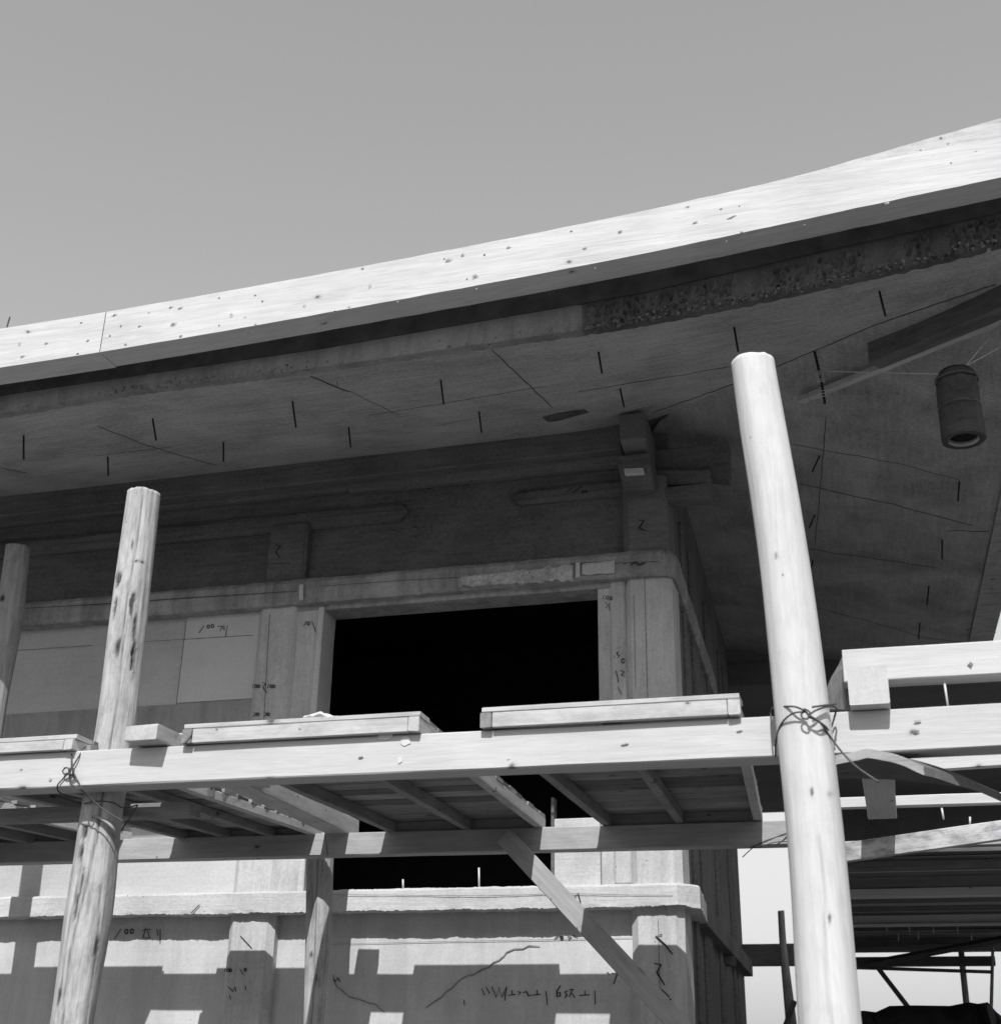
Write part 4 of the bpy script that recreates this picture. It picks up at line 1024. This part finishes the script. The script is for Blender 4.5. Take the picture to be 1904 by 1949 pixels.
for _ in range(1):
    for r_ in rows:
        for k in range(1, len(r_) - 1): r_[k] = (r_[k - 1] + r_[k] * 2 + r_[k + 1]) / 4
sh = slab_from('warped_sheet', rows, WOOD_D, None, 0.028); T(sh, 'dark warped sheet hanging under the right beam with a front edge coloured as sunlit', 'sheet')
# its front edge, with the sunlight on it put into a paler wood
ed = slab_from('sunlit_sheet_edge', [[p + Vector((0, -.008, -.001)) for p in rows[0]], [p + Vector((0, -.0012, -.001)) for p in rows[0]]], WOOD_O, sh, 0.03)
# mottled inclined plank
mp = tpx('mottled_plank', (1560, 1612, 1646), (1960, 1552, 1592), 6.22, .03, wood('mottled_cement_wood', .25, .60, .3, .6, dirt=.6, bands=.1), Y1=6.12)
T(mp, 'mottled cement-stained plank slanting across under the right cross battens', 'plank')
lp = tpx('lower_ledger', (1560, 1603, 1618), (1960, 1590, 1606), 6.52, .06, WOOD_O); T(lp, 'short grey ledger face just behind the mottled plank', 'beam')
# diagonal brace in front of the rear ledger
br = timber('diagonal_brace', at(960, 1592, y=6.30), at(1345, 2010, y=6.30), .05, .092, WOOD_L, up=Vector((0.8, 0, 0.6)), jit=.002)
T(br, 'squared brace running diagonally down to the right from the rear ledger', 'brace')

# ------------------------------------------------------------------ platform beside the building
PL = empty('side_platform', (0.6, 9, 2.6), 'long plank platform running back beside the building, seen from below', 'platform')
y = 6.62; k = 0; random.seed(55)
while y < 11.3:
    w_ = random.choice((.13, .15, .17, .2)); dz_ = random.uniform(-.012, .012)
    timber('plank', (-0.24 + random.uniform(-.03, .02), y + w_ / 2, 2.665 + dz_), (2.6, y + w_ / 2, 2.665 + dz_), w_ - random.uniform(.004, .012), .024, random.choice((WOOD_D, WOOD_D, WOOD_O)), PL, jit=.002, bev=.002, seg=.4)
    y += w_ + random.uniform(.0, .006); k += 1
timber('bearer', (-.22, 7.7, 2.622), (2.6, 7.7, 2.622), .07, .048, WOOD, PL)
timber('bearer', (-.22, 8.85, 2.615), (2.6, 8.85, 2.615), .07, .05, WOOD, PL)
timber('bearer', (-.22, 8.80, 2.578), (2.6, 8.80, 2.578), .05, .018, WOOD_S, PL)
timber('bearer', (-.22, 6.75, 2.625), (2.6, 6.75, 2.625), .08, .04, WOOD_D, PL)
timber('bearer', (-.22, 10.2, 2.62), (2.6, 10.2, 2.62), .08, .05, WOOD_D, PL)
for u, v in ((1687, 1772), (1730, 1775), (1776, 1778), (1822, 1776), (1848, 1790), (1747, 1788), (1709, 1791), (1830, 1698 + 24)):
    p = at(u, v, y=9.6); tube('nail', [p, p + Vector((.002, 0, .05))], .004, NAIL, PL, 5, 1)
# back ledgers, posts and braces beyond
o = tpx('back_ledger', (1380, 1798, 1838), (1620, 1794, 1836), 11.35, .12, WOOD_D); T(o, 'dark ledger meeting the building end left of the tall pole', 'beam')
o = tpx('back_ledger', (1530, 1822, 1840), (1893, 1820, 1837), 10.9, .09, WOOD_D); T(o, 'dark back ledger just below the platform at the right', 'beam')
o = tpx('thin_rail', (1560, 1836, 1843), (1887, 1847, 1853), 10.7, .03, WOOD_D); T(o, 'thin rail sloping slightly under the back ledger', 'rail')
o = timber('diagonal_strut', at(1668, 1840, y=10.6), at(1760, 1960, y=10.6), .035, .035, WOOD_D); T(o, 'thin diagonal strut below the back ledger', 'brace')
o = timber('leaning_plank', at(1560, 1852, y=10.4), at(1960, 1778, y=9.8), .16, .03, WOOD_D, up=Vector((0, -.3, 1))); T(o, 'dark plank leaning up to the right under the platform end', 'plank')
pole('back_post', [(1734, 1479, 1492), (1796, 1482, 1496), (1949, 1494, 1516)], 11.2, POLE_D, 'dark post sticking up above the back ledger left of the tall pole', seed=41, group='posts beyond the platform', seg=16, bumps=.001)
pole('back_post', [(1800, 1821, 1833), (1835, 1824, 1836), (1949, 1836, 1849)], 11.05, POLE_D, 'dark post rising from the tarpaulin to the platform', seed=43, group='posts beyond the platform', seg=16, bumps=.001)
pole('back_post', [(1803, 1885, 1892), (1949, 1881, 1888)], 10.75, POLE_D, 'thinnest post at the right end of the back ledger', seed=47, group='posts beyond the platform', seg=16, bumps=.001)
o = timber('diagonal_strut', at(1512, 1905, y=11.1), at(1480, 1990, y=11.1), .04, .04, WOOD_D); T(o, 'short dark strut leaning against the back post at the bottom edge', 'brace')
# tarpaulin over a heap behind
prof = [(1600, 1935), (1642, 1925), (1666, 1928), (1692, 1916), (1740, 1915), (1807, 1916), (1843, 1909), (1860, 1912), (1879, 1909), (1896, 1928), (1935, 1960)]
rows = []
for j in range(14):
    row = []
    for i in range(51):
        g_ = i / 50 * (len(prof) - 1); k = min(len(prof) - 2, int(g_)); t_ = g_ - k
        u = prof[k][0] + (prof[k + 1][0] - prof[k][0]) * t_; v = prof[k][1] + (prof[k + 1][1] - prof[k][1]) * t_
        p = at(u, v, y=9.6); f_ = abs(j - 3) / 10
        drop = (0 if j == 3 else (f_ ** 1.4) * 1.9)
        yy = 9.6 + (j - 3) * (.12 if j > 3 else .22)
        row.append(Vector((p.x + .06 * noise.noise(Vector((i * .3, j * .5, 2))) * (j != 3), yy, max(0.02, p.z - drop + .08 * noise.noise(Vector((i * .25, j * .5, 7))) * (j != 3)))))
    rows.append(row)
o = slab_from('tarpaulin', rows, TARP, None, .004); T(o, 'dark tarpaulin draped over a heap at the bottom right edge', 'tarpaulin')
for p_ in o.data.polygons: p_.use_smooth = True

# ------------------------------------------------------------------ tie wires
def wires(name, label, paths, r=.0028, mat=WIRE):
    p0 = paths[0][0]; E = empty(name, p0, label, 'wire', 'tie wires')
    for pp in paths: tube('wire_strand', pp, r, mat, E, 6, 5)
    return E
def Wp(pts): return [at(u, v, y=y) for u, v, y in pts]
yp = 4.27
wires('tie_wire', 'dark wire knotted round the tall pole and the right beam', [
    Wp([(1473, 1420, 4.40), (1468, 1385, 4.42), (1467, 1352, 4.44), (1480, 1346, 4.34), (1510, 1345, 4.268), (1530, 1353, 4.262), (1538, 1362, 4.258)]),
    Wp([(1475, 1440, 4.42), (1476, 1410, 4.37), (1486, 1378, 4.31), (1508, 1358, 4.268), (1535, 1355, 4.262)]),
    Wp([(1538, 1362, 4.258), (1552, 1352, 4.264), (1575, 1345, 4.32), (1590, 1347, 4.40), (1588, 1362, 4.44), (1581, 1385, 4.45)]),
    Wp([(1536, 1364, 4.258), (1555, 1372, 4.27), (1572, 1385, 4.32), (1580, 1400, 4.38), (1588, 1428, 4.40)]),
    Wp([(1540, 1362, 4.256), (1560, 1376, 4.27), (1576, 1398, 4.33), (1600, 1430, 4.34), (1630, 1460, 4.32), (1672, 1489, 4.30)]),
    Wp([(1526, 1358, 4.26), (1530, 1350, 4.252), (1540, 1356, 4.25), (1536, 1368, 4.252), (1526, 1366, 4.256), (1524, 1358, 4.258)]),
    Wp([(1545, 1346, 4.256), (1565, 1343, 4.29), (1590, 1340, 4.38)])], .0033)
yb = 4.463
wires('tie_wire', 'twisted wire knot hanging over the front beam at the left pole', [
    Wp([(175, 1420, 4.60), (160, 1424, 4.50), (150, 1440, yb), (138, 1460, yb - .005), (132, 1470, yb - .01)]),
    Wp([(138, 1424, 4.50), (136, 1440, yb), (136, 1462, yb - .006)]),
    Wp([(132, 1470, yb - .01), (120, 1482, yb), (109, 1496, yb), (113, 1508, 4.50), (130, 1516, 4.56), (155, 1521, 4.60)]),
    Wp([(134, 1468, yb - .01), (132, 1485, yb), (140, 1496, yb), (160, 1508, 4.48), (176, 1525, 4.55)]),
    Wp([(136, 1474, yb - .01), (148, 1486, yb), (155, 1500, 4.46), (175, 1522, 4.50), (200, 1543, 4.52), (236, 1564, 4.52)]),
    Wp([(124, 1462, yb - .008), (119, 1468, yb - .012), (124, 1474, yb - .014), (131, 1470, yb - .016), (129, 1462, yb - .014), (122, 1462, yb - .01)]),
    Wp([(136, 1460, yb - .01), (141, 1466, yb - .02), (137, 1474, yb - .02), (131, 1470, yb - .02), (134, 1462, yb - .02), (140, 1472, yb - .014), (133, 1476, yb - .012)]),
    Wp([(160, 1530, 4.58), (185, 1525, 4.57), (215, 1528, 4.58), (235, 1538, 4.66), (262, 1532, 4.7)]),
    Wp([(262, 1532, 4.7), (245, 1560, 4.72), (224, 1590, 4.74)])], .003)
o = tube('rope_collar', [at(u, v, y=y_) for u, v, y_ in ((163, 1562, 4.62), (172, 1556, 4.60), (186, 1556, 4.588), (203, 1565, 4.592), (216, 1578, 4.61), (221, 1592, 4.65))], .006, WOOD_O, None)
T(o, 'short rope collar looped round the left pole below the beam', 'rope')
wires('tie_wire', 'loose wires trailing behind the tall pole at the rear ledger', [
    Wp([(1500, 1584, 6.36), (1480, 1592, 6.34), (1455, 1603, 6.34), (1430, 1612, 6.34)]),
    Wp([(1500, 1588, 6.36), (1475, 1594, 6.34), (1440, 1608, 6.34), (1412, 1632, 6.33)]),
    Wp([(1500, 1602, 6.36), (1475, 1603, 6.34), (1445, 1612, 6.34), (1425, 1614, 6.34)])], .0022)
wires('tie_wire', 'thin wire hanging on the rear ledger above the short prop', [Wp([(617, 1576, 6.36), (620, 1600, 6.355), (623, 1630, 6.36)]), Wp([(541, 1582, 6.3), (556, 1581, 6.34), (563, 1573, 6.36)])], .0022)

# ------------------------------------------------------------------ plain kind names
REN = dict(front_beam='scaffold_beam', rear_ledger='ledger', back_ledger='ledger', short_ledger='ledger', lower_ledger='ledger', upper_timber='timber', side_platform='plank_platform', back_post='post',
           front_eave_soffit='eave_soffit', side_eave_soffit='eave_soffit', side_wall='wall', side_pilaster='pilaster', lower_wall='wall', dado_wall='wall', frieze_wall='wall', upper_band='string_course', side_ledge='sill_ledge',
           side_bracket_arm='bracket_arm', rear_wing_soffit='eave_soffit', rear_wing_face='eave_face', rear_wing_beam='eave_beam', interior_back_wall='interior_wall', interior_side_wall='interior_wall',
           side_eave_board='eave_board', side_cross_piece='cross_piece', top_board='fascia_board', formwork_panel_mark='wall_panel', corner_column='column', wall_column='column')
for o in list(scene.objects):
    k = re.sub(r'\.\d+$', '', o.name)
    if k in REN: o.name = REN[k]
